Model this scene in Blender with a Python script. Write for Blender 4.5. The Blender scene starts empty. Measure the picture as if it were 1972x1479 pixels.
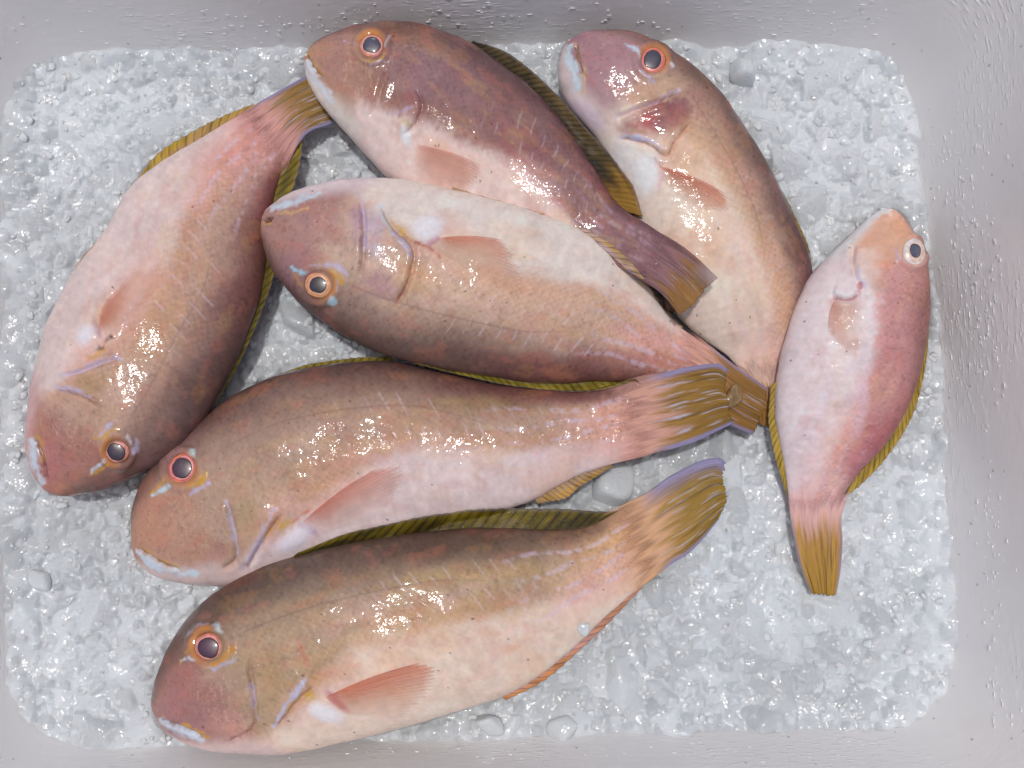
import bpy, math, random
import numpy as np
from mathutils import Vector
from mathutils.bvhtree import BVHTree

# ---------------------------------------------------------------- camera, sky, sun, exposure
S = 0.0003            # metres per photo pixel at ice level
DIST = 0.62           # camera distance to the ice
TILT = math.radians(5.0)
scene = bpy.context.scene
cam_data = bpy.data.cameras.new("camera")
cam_data.sensor_width = 36.0
cam_data.lens = 36.0 * DIST / (1972 * S)
cam_data.clip_start = 0.01
cam_data.clip_end = 200.0
cam = bpy.data.objects.new("camera", cam_data)
scene.collection.objects.link(cam)
CAM = np.array([0.0, -DIST * math.sin(TILT), DIST * math.cos(TILT)])
cam.location = CAM
cam.rotation_euler = (TILT, 0, 0)
scene.camera = cam
FW = np.array([0, math.sin(TILT), -math.cos(TILT)])
UP = np.array([0, math.cos(TILT), math.sin(TILT)])
RT = np.array([1.0, 0, 0])

SUN_EL, SUN_AZ = math.radians(83), math.radians(-25)      # azimuth measured from +Y towards +X
world = bpy.data.worlds.new("World")
scene.world = world
world.use_nodes = True
wn = world.node_tree
sky = wn.nodes.new("ShaderNodeTexSky")
sky.sky_type = 'NISHITA'
sky.sun_disc = False
sky.sun_elevation = SUN_EL
sky.sun_rotation = SUN_AZ
sky.air_density = 1.0
sky.dust_density = 5.0
sky.ozone_density = 0.6
wn.links.new(sky.outputs[0], wn.nodes["Background"].inputs[0])
wn.nodes["Background"].inputs[1].default_value = 0.12

sun_data = bpy.data.lights.new("sun", 'SUN')
sun_data.energy = 2.3
sun_data.angle = math.radians(2.0)
sun_data.color = (1.0, 0.975, 0.95)
sun = bpy.data.objects.new("sun", sun_data)
scene.collection.objects.link(sun)
sd = Vector((math.sin(SUN_AZ) * math.cos(SUN_EL), math.cos(SUN_AZ) * math.cos(SUN_EL), math.sin(SUN_EL)))
sun.rotation_euler = sd.to_track_quat('Z', 'Y').to_euler()
sun.location = (0, 0, 2)

scene.view_settings.view_transform = 'Standard'
scene.view_settings.look = 'None'
scene.view_settings.gamma = 1.0
scene.view_settings.use_curve_mapping = False
scene.view_settings.exposure = -0.88
GAIN = 0.74           # seen colour -> albedo

scene.render.engine = 'CYCLES'
scene.cycles.use_denoising = True
scene.cycles.use_adaptive_sampling = True
scene.cycles.adaptive_threshold = 0.04
scene.cycles.max_bounces = 5
scene.cycles.diffuse_bounces = 3
scene.cycles.transparent_max_bounces = 8
scene.cycles.caustics_reflective = False
scene.cycles.caustics_refractive = False
scene.cycles.sample_clamp_indirect = 4.0

col = scene.collection
rng = np.random.default_rng(7)


# ---------------------------------------------------------------- helpers
def unproject(px, py, z):
    """photo pixel -> point in the scene at height z"""
    px = np.asarray(px, float); py = np.asarray(py, float); z = np.asarray(z, float)
    d = FW + ((px - 986) * S / DIST)[..., None] * RT + ((739.5 - py) * S / DIST)[..., None] * UP
    k = (z - CAM[2]) / d[..., 2]
    return CAM + k[..., None] * d


def project(P):
    q = P - CAM
    w = q @ FW
    return 986 + (q @ RT) / w * DIST / S, 739.5 - (q @ UP) / w * DIST / S


def hash2(ix, iy, seed):
    h = (ix.astype(np.int64) * 374761393 + iy.astype(np.int64) * 668265263 + seed * 974634777) & 0x7fffffff
    h = ((h ^ (h >> 13)) * 1274126177) & 0x7fffffff
    h = h ^ (h >> 16)
    return (h & 0xffffff) / float(0xffffff)


def noise(x, y, seed=0):
    x = np.asarray(x, float); y = np.asarray(y, float)
    ix = np.floor(x); iy = np.floor(y)
    fx = x - ix; fy = y - iy
    fx = fx * fx * fx * (fx * (fx * 6 - 15) + 10); fy = fy * fy * fy * (fy * (fy * 6 - 15) + 10)
    a = hash2(ix, iy, seed); b = hash2(ix + 1, iy, seed); c = hash2(ix, iy + 1, seed); d = hash2(ix + 1, iy + 1, seed)
    return (a + (b - a) * fx) * (1 - fy) + (c + (d - c) * fx) * fy


def fbm(x, y, seed=0, octv=4, gain=0.5):
    s = 0; a = 1; t = 0
    for i in range(octv):
        s = s + a * noise(x * 2 ** i + 17.3 * i, y * 2 ** i - 9.1 * i, seed + i)
        t += a; a *= gain
    return s / t


def cell(x, y, seed=0):
    """worley noise: distance to nearest and second nearest feature point"""
    ix = np.floor(x); iy = np.floor(y)
    d1 = np.full(x.shape, 9.0); d2 = np.full(x.shape, 9.0); idv = np.zeros(x.shape)
    for ox in (-1, 0, 1):
        for oy in (-1, 0, 1):
            cx = ix + ox; cy = iy + oy
            h1 = hash2(cx, cy, seed); h2 = hash2(cx, cy, seed + 51)
            d = np.hypot(cx + h1 - x, cy + h2 - y)
            near = d < d1
            d2 = np.where(near, d1, np.minimum(d2, d))
            idv = np.where(near, hash2(cx, cy, seed + 99), idv)
            d1 = np.where(near, d, d1)
    return d1, d2, idv


def sstep(a, b, x):
    t = np.clip((x - a) / (b - a), 0, 1)
    return t * t * (3 - 2 * t)


def lin(c):
    c = np.asarray(c, float) / 255.0
    return np.where(c <= 0.04045, c / 12.92, ((c + 0.055) / 1.055) ** 2.4)


def alb(c):
    return np.clip(lin(c) / GAIN, 0, 0.92)


def catmull(pts, n, smooth=0.0):
    """resample a polyline of points smoothly at n equal arc steps"""
    P = np.asarray(pts, float)
    if len(P) == 2:
        t = np.linspace(0, 1, n)[:, None]
        return P[0] * (1 - t) + P[1] * t
    Q = np.vstack([2 * P[0] - P[1], P, 2 * P[-1] - P[-2]])
    out = []
    for i in range(1, len(Q) - 2):
        t = np.linspace(0, 1, 40, endpoint=False)[:, None]
        p0, p1, p2, p3 = Q[i - 1], Q[i], Q[i + 1], Q[i + 2]
        out.append(0.5 * ((2 * p1) + (-p0 + p2) * t + (2 * p0 - 5 * p1 + 4 * p2 - p3) * t ** 2 + (-p0 + 3 * p1 - 3 * p2 + p3) * t ** 3))
    out.append(P[-1:])
    C = np.vstack(out)
    s = np.concatenate([[0], np.cumsum(np.linalg.norm(np.diff(C, axis=0), axis=1))])
    f = np.linspace(0, s[-1], n)
    R = np.stack([np.interp(f, s, C[:, k]) for k in range(C.shape[1])], 1)
    if smooth > 0:
        k = int(smooth * n)
        if k > 0:
            w = np.hanning(2 * k + 3)[1:-1]; w /= w.sum()
            m = len(w) // 2
            for c in range(R.shape[1]):
                pad = np.concatenate([2 * R[0, c] - R[m:0:-1, c], R[:, c], 2 * R[-1, c] - R[-2:-m - 2:-1, c]])
                R[:, c] = np.convolve(pad, w, 'valid')
    return R


def polydist(px, py, pts):
    """distance to a polyline and position (0..1) along it"""
    pts = np.asarray(pts, float)
    best = np.full(px.shape, 1e9); along = np.zeros(px.shape)
    seg = np.linalg.norm(np.diff(pts, axis=0), axis=1); tot = seg.sum(); acc = 0
    for a, b, L in zip(pts[:-1], pts[1:], seg):
        d = b - a
        t = np.clip(((px - a[0]) * d[0] + (py - a[1]) * d[1]) / (L * L + 1e-9), 0, 1)
        q = np.hypot(px - a[0] - t * d[0], py - a[1] - t * d[1])
        m = q < best
        best = np.where(m, q, best); along = np.where(m, (acc + t * L) / tot, along)
        acc += L
    return best, along


def inpoly(px, py, poly):
    poly = np.asarray(poly, float)
    inside = np.zeros(np.shape(px), bool)
    j = len(poly) - 1
    for i in range(len(poly)):
        xi, yi = poly[i]; xj, yj = poly[j]
        c = ((yi > py) != (yj > py)) & (px < (xj - xi) * (py - yi) / (yj - yi + 1e-12) + xi)
        inside ^= c
        j = i
    return inside


def make_mesh(name, V, F, mat, parent=None, smooth=True, color=None, vec=None):
    me = bpy.data.meshes.new(name)
    V = np.asarray(V, np.float32)
    if isinstance(F, np.ndarray):
        n, k = F.shape
        me.vertices.add(len(V)); me.vertices.foreach_set("co", V.ravel())
        me.loops.add(n * k); me.loops.foreach_set("vertex_index", F.astype(np.int32).ravel())
        me.polygons.add(n)
        me.polygons.foreach_set("loop_start", np.arange(0, n * k, k, dtype=np.int32))
        me.polygons.foreach_set("loop_total", np.full(n, k, np.int32))
        me.update(calc_edges=True)
    else:
        me.from_pydata([tuple(v) for v in V], [], F)
    me.validate(clean_customdata=False)
    if smooth:
        me.polygons.foreach_set("use_smooth", np.ones(len(me.polygons), bool))
    if color is not None:
        a = me.color_attributes.new("Col", 'FLOAT_COLOR', 'POINT')
        if color.shape[1] == 3:
            color = np.hstack([color, np.ones((len(color), 1))])
        a.data.foreach_set("color", color.astype(np.float32).ravel())
    if vec is not None:
        a = me.attributes.new("skin", 'FLOAT_VECTOR', 'POINT')
        a.data.foreach_set("vector", vec.astype(np.float32).ravel())
    me.materials.append(mat)
    o = bpy.data.objects.new(name, me)
    col.objects.link(o)
    if parent is not None:
        o.parent = parent
        o.matrix_parent_inverse = parent.matrix_world.inverted()
    return o


def grid_faces(nu, nv, wrap=False, off=0):
    i = np.arange(nu - 1)[:, None]; j = np.arange(nv if wrap else nv - 1)[None, :]
    j2 = (j + 1) % nv
    a = i * nv + j; b = i * nv + j2; c = (i + 1) * nv + j2; d = (i + 1) * nv + j
    return np.stack([a, b, c, d], -1).reshape(-1, 4) + off


def tag(o, label=None, cat=None, group=None, kind=None):
    if label: o["label"] = label
    if cat: o["category"] = cat
    if group: o["group"] = group
    if kind: o["kind"] = kind
    return o


def empty(name, loc):
    o = bpy.data.objects.new(name, None)
    o.empty_display_size = 0.02
    o.location = loc
    col.objects.link(o)
    bpy.context.view_layer.update()
    return o


# ---------------------------------------------------------------- materials
def new_mat(name):
    m = bpy.data.materials.new(name)
    m.use_nodes = True
    nt = m.node_tree
    return m, nt, nt.nodes["Principled BSDF"]


def N(nt, typ, **kw):
    n = nt.nodes.new(typ)
    for k, v in kw.items():
        setattr(n, k, v)
    return n


def math_node(nt, op, a, b=None, clamp=False):
    n = N(nt, "ShaderNodeMath", operation=op, use_clamp=clamp)
    for i, v in enumerate((a, b)):
        if v is None: continue
        if isinstance(v, (int, float)): n.inputs[i].default_value = v
        else: nt.links.new(v, n.inputs[i])
    return n.outputs[0]


def mix_col(nt, fac, a, b, mode='MIX'):
    n = N(nt, "ShaderNodeMix", data_type='RGBA', blend_type=mode)
    for sock, v in ((n.inputs[0], fac), (n.inputs[6], a), (n.inputs[7], b)):
        if isinstance(v, (int, float)): sock.default_value = v
        elif isinstance(v, tuple): sock.default_value = (*v, 1) if len(v) == 3 else v
        else: nt.links.new(v, sock)
    return n.outputs[2]


def ramp(nt, fac, stops):
    n = N(nt, "ShaderNodeValToRGB")
    cr = n.color_ramp
    while len(cr.elements) < len(stops): cr.elements.new(0.5)
    for e, (p, c) in zip(cr.elements, stops):
        e.position = p; e.color = (c, c, c, 1) if isinstance(c, (int, float)) else (*c, 1)
    nt.links.new(fac, n.inputs[0])
    return n.outputs[0]


def skin_material():
    m, nt, b = new_mat("fish_skin")
    L = nt.links.new
    ca = N(nt, "ShaderNodeAttribute", attribute_name="Col")
    sk = N(nt, "ShaderNodeAttribute", attribute_name="skin")     # x,y: scale coordinates, z: how scaly
    sep = N(nt, "ShaderNodeSeparateXYZ"); L(sk.outputs["Vector"], sep.inputs[0])
    add = math_node(nt, 'ADD', sep.outputs[0], sep.outputs[1])
    sub = math_node(nt, 'SUBTRACT', sep.outputs[0], sep.outputs[1])
    com = N(nt, "ShaderNodeCombineXYZ"); L(add, com.inputs[0]); L(sub, com.inputs[1])
    vid = N(nt, "ShaderNodeTexVoronoi", feature='F1', voronoi_dimensions='2D')
    vid.inputs["Scale"].default_value = 1.0; vid.inputs["Randomness"].default_value = 0.5
    L(com.outputs[0], vid.inputs["Vector"])
    sp2 = N(nt, "ShaderNodeSeparateXYZ"); L(vid.outputs["Position"], sp2.inputs[0])
    cs_ = math_node(nt, 'MULTIPLY', math_node(nt, 'ADD', sp2.outputs[0], sp2.outputs[1]), 0.5)
    saw = math_node(nt, 'SUBTRACT', sep.outputs[0], cs_)           # -0.5 front of a scale .. 0.5 its free edge
    tc = N(nt, "ShaderNodeTexCoord")
    n1 = N(nt, "ShaderNodeTexNoise"); n1.inputs["Scale"].default_value = 290; n1.inputs["Detail"].default_value = 2
    L(tc.outputs["Object"], n1.inputs["Vector"])
    n2 = N(nt, "ShaderNodeTexNoise"); n2.inputs["Scale"].default_value = 760; n2.inputs["Detail"].default_value = 1
    L(tc.outputs["Object"], n2.inputs["Vector"])
    # colour: pigment from the fish, each scale a little different, dark grains
    scale_tint = math_node(nt, 'MULTIPLY_ADD', saw, 0.22)
    nt.nodes[-1].inputs[2].default_value = 1.0
    scale_tint = mix_col(nt, math_node(nt, 'MULTIPLY', sep.outputs[2], 1.0), (1, 1, 1), scale_tint)
    c1 = mix_col(nt, 1.0, ca.outputs["Color"], scale_tint, 'MULTIPLY')
    grain = ramp(nt, n1.outputs[0], [(0.3, 0.94), (0.7, 1.05)])
    c2 = mix_col(nt, 1.0, c1, grain, 'MULTIPLY')
    L(c2, b.inputs["Base Color"])
    # relief
    h1 = math_node(nt, 'MULTIPLY', math_node(nt, 'MULTIPLY', saw, sep.outputs[2]), 0.30)
    vidr = math_node(nt, 'MULTIPLY', math_node(nt, 'MULTIPLY', vid.outputs["Color"], sep.outputs[2]), 0.10)
    h = math_node(nt, 'ADD', math_node(nt, 'ADD', h1, vidr), math_node(nt, 'MULTIPLY', n1.outputs[0], 0.55))
    bp = N(nt, "ShaderNodeBump"); bp.inputs["Strength"].default_value = 0.55; bp.inputs["Distance"].default_value = 0.0006
    L(h, bp.inputs["Height"])
    hc = math_node(nt, 'ADD', h, math_node(nt, 'MULTIPLY', n2.outputs[0], 0.16))
    bc = N(nt, "ShaderNodeBump"); bc.inputs["Strength"].default_value = 1.0; bc.inputs["Distance"].default_value = 0.00052
    L(hc, bc.inputs["Height"])
    L(bp.outputs[0], b.inputs["Normal"]); L(bc.outputs[0], b.inputs["Coat Normal"])
    b.inputs["Roughness"].default_value = 0.6
    b.inputs["Specular IOR Level"].default_value = 0.2
    n3 = N(nt, "ShaderNodeTexNoise"); n3.inputs["Scale"].default_value = 42; n3.inputs["Detail"].default_value = 3
    L(tc.outputs["Object"], n3.inputs["Vector"])
    L(ramp(nt, n3.outputs[0], [(0.45, 0.15), (0.56, 1.0)]), b.inputs["Coat Weight"])
    b.inputs["Coat Roughness"].default_value = 0.08
    b.inputs["Coat IOR"].default_value = 1.42
    b.inputs["Subsurface Weight"].default_value = 0.0
    b.inputs["Subsurface Radius"].default_value = (1.0, 0.45, 0.3)
    b.inputs["Subsurface Scale"].default_value = 0.0022
    return m


def fin_material():
    m, nt, b = new_mat("fin_membrane")
    L = nt.links.new
    ca = N(nt, "ShaderNodeAttribute", attribute_name="Col")
    sk = N(nt, "ShaderNodeAttribute", attribute_name="skin")      # x across the rays, y along them
    mp = N(nt, "ShaderNodeMapping"); mp.inputs["Scale"].default_value = (1.0, 0.12, 1.0)
    L(sk.outputs["Vector"], mp.inputs["Vector"])
    n1 = N(nt, "ShaderNodeTexNoise"); n1.inputs["Scale"].default_value = 2.2; n1.inputs["Detail"].default_value = 4
    L(mp.outputs[0], n1.inputs["Vector"])
    g = ramp(nt, n1.outputs[0], [(0.3, 0.86), (0.7, 1.12)])
    L(mix_col(nt, 1.0, ca.outputs["Color"], g, 'MULTIPLY'), b.inputs["Base Color"])
    L(ca.outputs["Alpha"], b.inputs["Alpha"])
    tc = N(nt, "ShaderNodeTexCoord")
    n2 = N(nt, "ShaderNodeTexNoise"); n2.inputs["Scale"].default_value = 700; n2.inputs["Detail"].default_value = 2
    L(tc.outputs["Object"], n2.inputs["Vector"])
    h = math_node(nt, 'ADD', n1.outputs[0], math_node(nt, 'MULTIPLY', n2.outputs[0], 0.5))
    bp = N(nt, "ShaderNodeBump"); bp.inputs["Strength"].default_value = 0.7; bp.inputs["Distance"].default_value = 0.0007
    L(h, bp.inputs["Height"]); L(bp.outputs[0], b.inputs["Normal"]); L(bp.outputs[0], b.inputs["Coat Normal"])
    b.inputs["Roughness"].default_value = 0.5
    b.inputs["Specular IOR Level"].default_value = 0.15
    b.inputs["Coat Weight"].default_value = 0.25
    b.inputs["Coat Roughness"].default_value = 0.09
    b.inputs["Coat IOR"].default_value = 1.36
    return m


def eye_material():
    m, nt, b = new_mat("wet_eye")
    ca = N(nt, "ShaderNodeAttribute", attribute_name="Col")
    tc = N(nt, "ShaderNodeTexCoord")
    n1 = N(nt, "ShaderNodeTexNoise"); n1.inputs["Scale"].default_value = 500; n1.inputs["Detail"].default_value = 3
    nt.links.new(tc.outputs["Object"], n1.inputs["Vector"])
    g = ramp(nt, n1.outputs[0], [(0.3, 0.85), (0.7, 1.12)])
    nt.links.new(mix_col(nt, 1.0, ca.outputs["Color"], g, 'MULTIPLY'), b.inputs["Base Color"])
    b.inputs["Roughness"].default_value = 0.3
    b.inputs["Coat Weight"].default_value = 1.0
    b.inputs["Coat Roughness"].default_value = 0.03
    return m


def ice_material(name, clear, tint, sss, attr=False):
    m, nt, b = new_mat(name)
    L = nt.links.new
    tc = N(nt, "ShaderNodeTexCoord")
    n1 = N(nt, "ShaderNodeTexNoise"); n1.inputs["Scale"].default_value = 260; n1.inputs["Detail"].default_value = 2.5
    L(tc.outputs["Object"], n1.inputs["Vector"])
    n2 = N(nt, "ShaderNodeTexVoronoi"); n2.inputs["Scale"].default_value = 520
    L(tc.outputs["Object"], n2.inputs["Vector"])
    if attr:
        ca = N(nt, "ShaderNodeAttribute", attribute_name="Col")
        sp = N(nt, "ShaderNodeSeparateColor"); L(ca.outputs["Color"], sp.inputs[0])
        piece = math_node(nt, 'ADD', math_node(nt, 'MULTIPLY', sp.outputs[0], .55), math_node(nt, 'MULTIPLY', sp.outputs[1], .9))
        cl = mix_col(nt, ramp(nt, piece, [(0.45, 0.0), (1.0, 1.0)]), tuple(t * .74 for t in tint), tint)
        L(cl, b.inputs["Base Color"])
    else:
        b.inputs["Base Color"].default_value = (*tint, 1)
        b.inputs["Transmission Weight"].default_value = clear
    h = math_node(nt, 'ADD', n1.outputs[0], math_node(nt, 'MULTIPLY', n2.outputs["Distance"], 0.35))
    bp = N(nt, "ShaderNodeBump"); bp.inputs["Strength"].default_value = 0.8; bp.inputs["Distance"].default_value = 0.0006
    L(h, bp.inputs["Height"]); L(bp.outputs[0], b.inputs["Normal"])
    b.inputs["Roughness"].default_value = 0.2
    b.inputs["IOR"].default_value = 1.33
    b.inputs["Coat Weight"].default_value = 0.28
    b.inputs["Coat Roughness"].default_value = 0.10
    b.inputs["Coat IOR"].default_value = 1.45
    L(bp.outputs[0], b.inputs["Coat Normal"])
    b.inputs["Subsurface Weight"].default_value = sss
    b.inputs["Subsurface Radius"].default_value = (0.85, 0.95, 1.0)
    b.inputs["Subsurface Scale"].default_value = 0.0022
    return m


def wall_material():
    m, nt, b = new_mat("white_plastic_wall")
    L = nt.links.new
    sk = N(nt, "ShaderNodeAttribute", attribute_name="skin")       # x along the wall, y up it, both in metres
    mp = N(nt, "ShaderNodeMapping"); mp.inputs["Scale"].default_value = (130, 300, 1)
    L(sk.outputs["Vector"], mp.inputs["Vector"])
    st = N(nt, "ShaderNodeTexNoise"); st.inputs["Scale"].default_value = 1.0; st.inputs["Detail"].default_value = 3
    L(mp.outputs[0], st.inputs["Vector"])
    mp2 = N(nt, "ShaderNodeMapping"); mp2.inputs["Scale"].default_value = (300, 900, 1)
    L(sk.outputs["Vector"], mp2.inputs["Vector"])
    fl = N(nt, "ShaderNodeTexVoronoi", voronoi_dimensions='2D'); fl.inputs["Scale"].default_value = 0.35
    L(mp2.outputs[0], fl.inputs["Vector"])
    big = N(nt, "ShaderNodeTexNoise"); big.inputs["Scale"].default_value = 14; big.inputs["Detail"].default_value = 4
    L(sk.outputs["Vector"], big.inputs["Vector"])
    fleck = math_node(nt, 'MULTIPLY', ramp(nt, fl.outputs["Distance"], [(0.13, 1.0), (0.22, 0.0)]), ramp(nt, big.outputs[0], [(0.48, 0.0), (0.62, 1.0)]))
    base = mix_col(nt, ramp(nt, big.outputs[0], [(0.3, 0.0), (0.7, 1.0)]), (0.86, 0.85, 0.86), (0.92, 0.91, 0.91))
    mp3 = N(nt, "ShaderNodeMapping"); mp3.inputs["Scale"].default_value = (150, 110, 1)
    L(sk.outputs["Vector"], mp3.inputs["Vector"])
    dt = N(nt, "ShaderNodeTexVoronoi", voronoi_dimensions='2D'); dt.inputs["Scale"].default_value = 0.5
    L(mp3.outputs[0], dt.inputs["Vector"])
    dirt = ramp(nt, dt.outputs["Distance"], [(0.03, 1.0), (0.06, 0.0)])
    base = mix_col(nt, math_node(nt, 'MULTIPLY', math_node(nt, 'MULTIPLY', dirt, 0.5), ramp(nt, st.outputs[0], [(0.52, 0.0), (0.6, 1.0)])), base, (0.16, 0.15, 0.14))
    base = mix_col(nt, fleck, base, (0.97, 0.97, 0.97))
    L(base, b.inputs["Base Color"])
    amp = ramp(nt, big.outputs[0], [(0.38, 0.25), (0.62, 1.0)])
    h = math_node(nt, 'ADD', math_node(nt, 'MULTIPLY', st.outputs[0], amp), math_node(nt, 'MULTIPLY', fleck, 0.9))
    bp = N(nt, "ShaderNodeBump"); bp.inputs["Strength"].default_value = 0.6; bp.inputs["Distance"].default_value = 0.0009
    L(h, bp.inputs["Height"]); L(bp.outputs[0], b.inputs["Normal"])
    b.inputs["Roughness"].default_value = 0.22
    b.inputs["Coat Weight"].default_value = 0.5
    b.inputs["Coat Roughness"].default_value = 0.12
    L(bp.outputs[0], b.inputs["Coat Normal"])
    return m


def plain_mat(name, c, rough=0.6, bump=0.0, scale=200, coat=0.0):
    m, nt, b = new_mat(name)
    tc = N(nt, "ShaderNodeTexCoord")
    n1 = N(nt, "ShaderNodeTexNoise"); n1.inputs["Scale"].default_value = scale; n1.inputs["Detail"].default_value = 4
    nt.links.new(tc.outputs["Object"], n1.inputs["Vector"])
    g = ramp(nt, n1.outputs[0], [(0.3, tuple(x * 0.7 for x in c)), (0.7, tuple(min(1, x * 1.25) for x in c))])
    nt.links.new(g, b.inputs["Base Color"])
    if bump:
        bp = N(nt, "ShaderNodeBump"); bp.inputs["Strength"].default_value = 0.6; bp.inputs["Distance"].default_value = bump
        nt.links.new(n1.outputs[0], bp.inputs["Height"]); nt.links.new(bp.outputs[0], b.inputs["Normal"])
    b.inputs["Roughness"].default_value = rough
    b.inputs["Coat Weight"].default_value = coat
    b.inputs["Coat Roughness"].default_value = 0.05
    return m


M_SKIN = skin_material()
M_FIN = fin_material()
M_EYE = eye_material()
M_ICE = ice_material("slush_ice", 0.0, (0.76, 0.81, 0.85), 0.7, True)
M_CHUNK = ice_material("crushed_ice", 0.0, (0.74, 0.79, 0.83), 0.7)
M_CLEAR = ice_material("clear_ice", 0.15, (0.80, 0.85, 0.89), 0.8)
M_SPECK = ice_material("white_ice_speck", 0.0, (0.95, 0.96, 0.97), 0.0)
M_WALL = wall_material()
M_FLOOR = plain_mat("white_plastic_floor", (0.65, 0.65, 0.65), 0.4)
M_GROUND = plain_mat("concrete", (0.25, 0.24, 0.23), 0.8, 0.001, 30)
M_TOOTH = plain_mat("tooth_enamel", (0.75, 0.72, 0.66), 0.25, 0, 300, 0.6)
M_SCRAP = plain_mat("brown_scrap", (0.16, 0.085, 0.045), 0.35, 0.002, 350, 0.8)
M_AMBER = plain_mat("amber_slime", (0.30, 0.19, 0.08), 0.2, 0.002, 300, 1.0)

# ---------------------------------------------------------------- the box
QUAD = [(2, 100), (1757, 80), (1853, 1395), (14, 1443)]            # ice edge: TL TR BR BL
qp = unproject(np.array([q[0] for q in QUAD]), np.array([q[1] for q in QUAD]), np.zeros(4))[:, :2]


def rounded_loop(corners, r, n=14):
    pts = []
    for i in range(4):
        p = corners[i]; a = corners[i - 1]; b = corners[(i + 1) % 4]
        da = (a - p) / np.linalg.norm(a - p); db = (b - p) / np.linalg.norm(b - p)
        for t in np.linspace(0, 1, n):
            s, e = p + da * r, p + db * r
            pts.append((1 - t) ** 2 * s + 2 * t * (1 - t) * (p * 0.88 + 0.12 * (s + e) / 2) + t * t * e)
    # extra points on the straights
    out = []
    for i in range(len(pts)):
        a, b = pts[i], pts[(i + 1) % len(pts)]
        k = max(1, int(np.linalg.norm(b - a) / 0.03))
        for j in range(k): out.append(a + (b - a) * j / k)
    return np.array(out)


def offset_corners(d):
    c = qp.mean(0)
    out = []
    for p in qp:
        out.append(p + np.sign(p - c) * d)
    return np.array(out)


FLOOR_Z, RIM_Z = -0.11, 0.10
SLOPE = math.tan(math.radians(20))


def ring(z, extra=0.0, r=0.046):
    return rounded_loop(offset_corners(z * SLOPE + extra), r)


box = empty("ice_box", (0, 0, FLOOR_Z - 0.012))
tag(box, "white plastic ice box with rounded corners holding the crushed ice and fish", "box")


def loft(name, levels, mat):
    rings = []; vecs = []
    for z, extra in levels:
        R = ring(z, extra)
        rings.append(np.column_stack([R, np.full(len(R), z)]))
    n = min(len(r) for r in rings)
    rings = [catmull(np.vstack([r, r[:1]]), 261)[:-1] for r in rings]
    n = 260
    V = np.vstack(rings)
    per = np.concatenate([[0], np.cumsum(np.linalg.norm(np.diff(rings[0][:, :2], axis=0), axis=1))])
    vec = np.vstack([np.column_stack([per, np.full(n, r[0, 2]), np.zeros(n)]) for r in rings])
    F = grid_faces(len(rings), n, wrap=True)
    return make_mesh(name, V, F, mat, box, True, None, vec)


inner = [(z, 0.0) for z in np.linspace(FLOOR_Z, RIM_Z - 0.004, 10)] + [(RIM_Z, 0.003)]
loft("inner_wall", inner, M_WALL)
loft("rim", [(RIM_Z + 0.0002, 0.003), (RIM_Z + 0.002, 0.006), (RIM_Z + 0.002, 0.022), (RIM_Z - 0.001, 0.026), (RIM_Z - 0.018, 0.027)], M_WALL)
loft("outer_wall", [(RIM_Z - 0.0175, 0.0265), (RIM_Z - 0.0185, 0.018), (FLOOR_Z - 0.012, 0.018)], M_WALL)
fr = ring(FLOOR_Z, 0.002); nf = len(fr)
make_mesh("floor", np.column_stack([fr, np.full(nf, FLOOR_Z + 0.001)]), [list(range(nf))[::-1]], M_FLOOR, box, False)
fo = ring(FLOOR_Z - 0.012, 0.0175)
make_mesh("underside", np.column_stack([fo, np.full(len(fo), FLOOR_Z - 0.0118)]), [list(range(len(fo)))], M_FLOOR, box, False)

g = make_mesh("ground", [(-4, -4, FLOOR_Z - 0.013), (4, -4, FLOOR_Z - 0.013), (4, 4, FLOOR_Z - 0.013), (-4, 4, FLOOR_Z - 0.013)], [[0, 1, 2, 3]], M_GROUND, None, False)
tag(g, "plain grey concrete ground under the ice box", None, None, "structure")

# ---------------------------------------------------------------- fish data (outlines read in photo pixels)
BLUE = (190, 204, 222); LAV = (182, 174, 200); WHT = (214, 210, 216); YEL = (196, 150, 40); ORG = (205, 120, 55)
RED = (185, 85, 75); PUR = (135, 90, 130); DARK = (60, 38, 34); PINK = (205, 150, 140)

FISH = []


def fish(**k): FISH.append(k)


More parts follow.
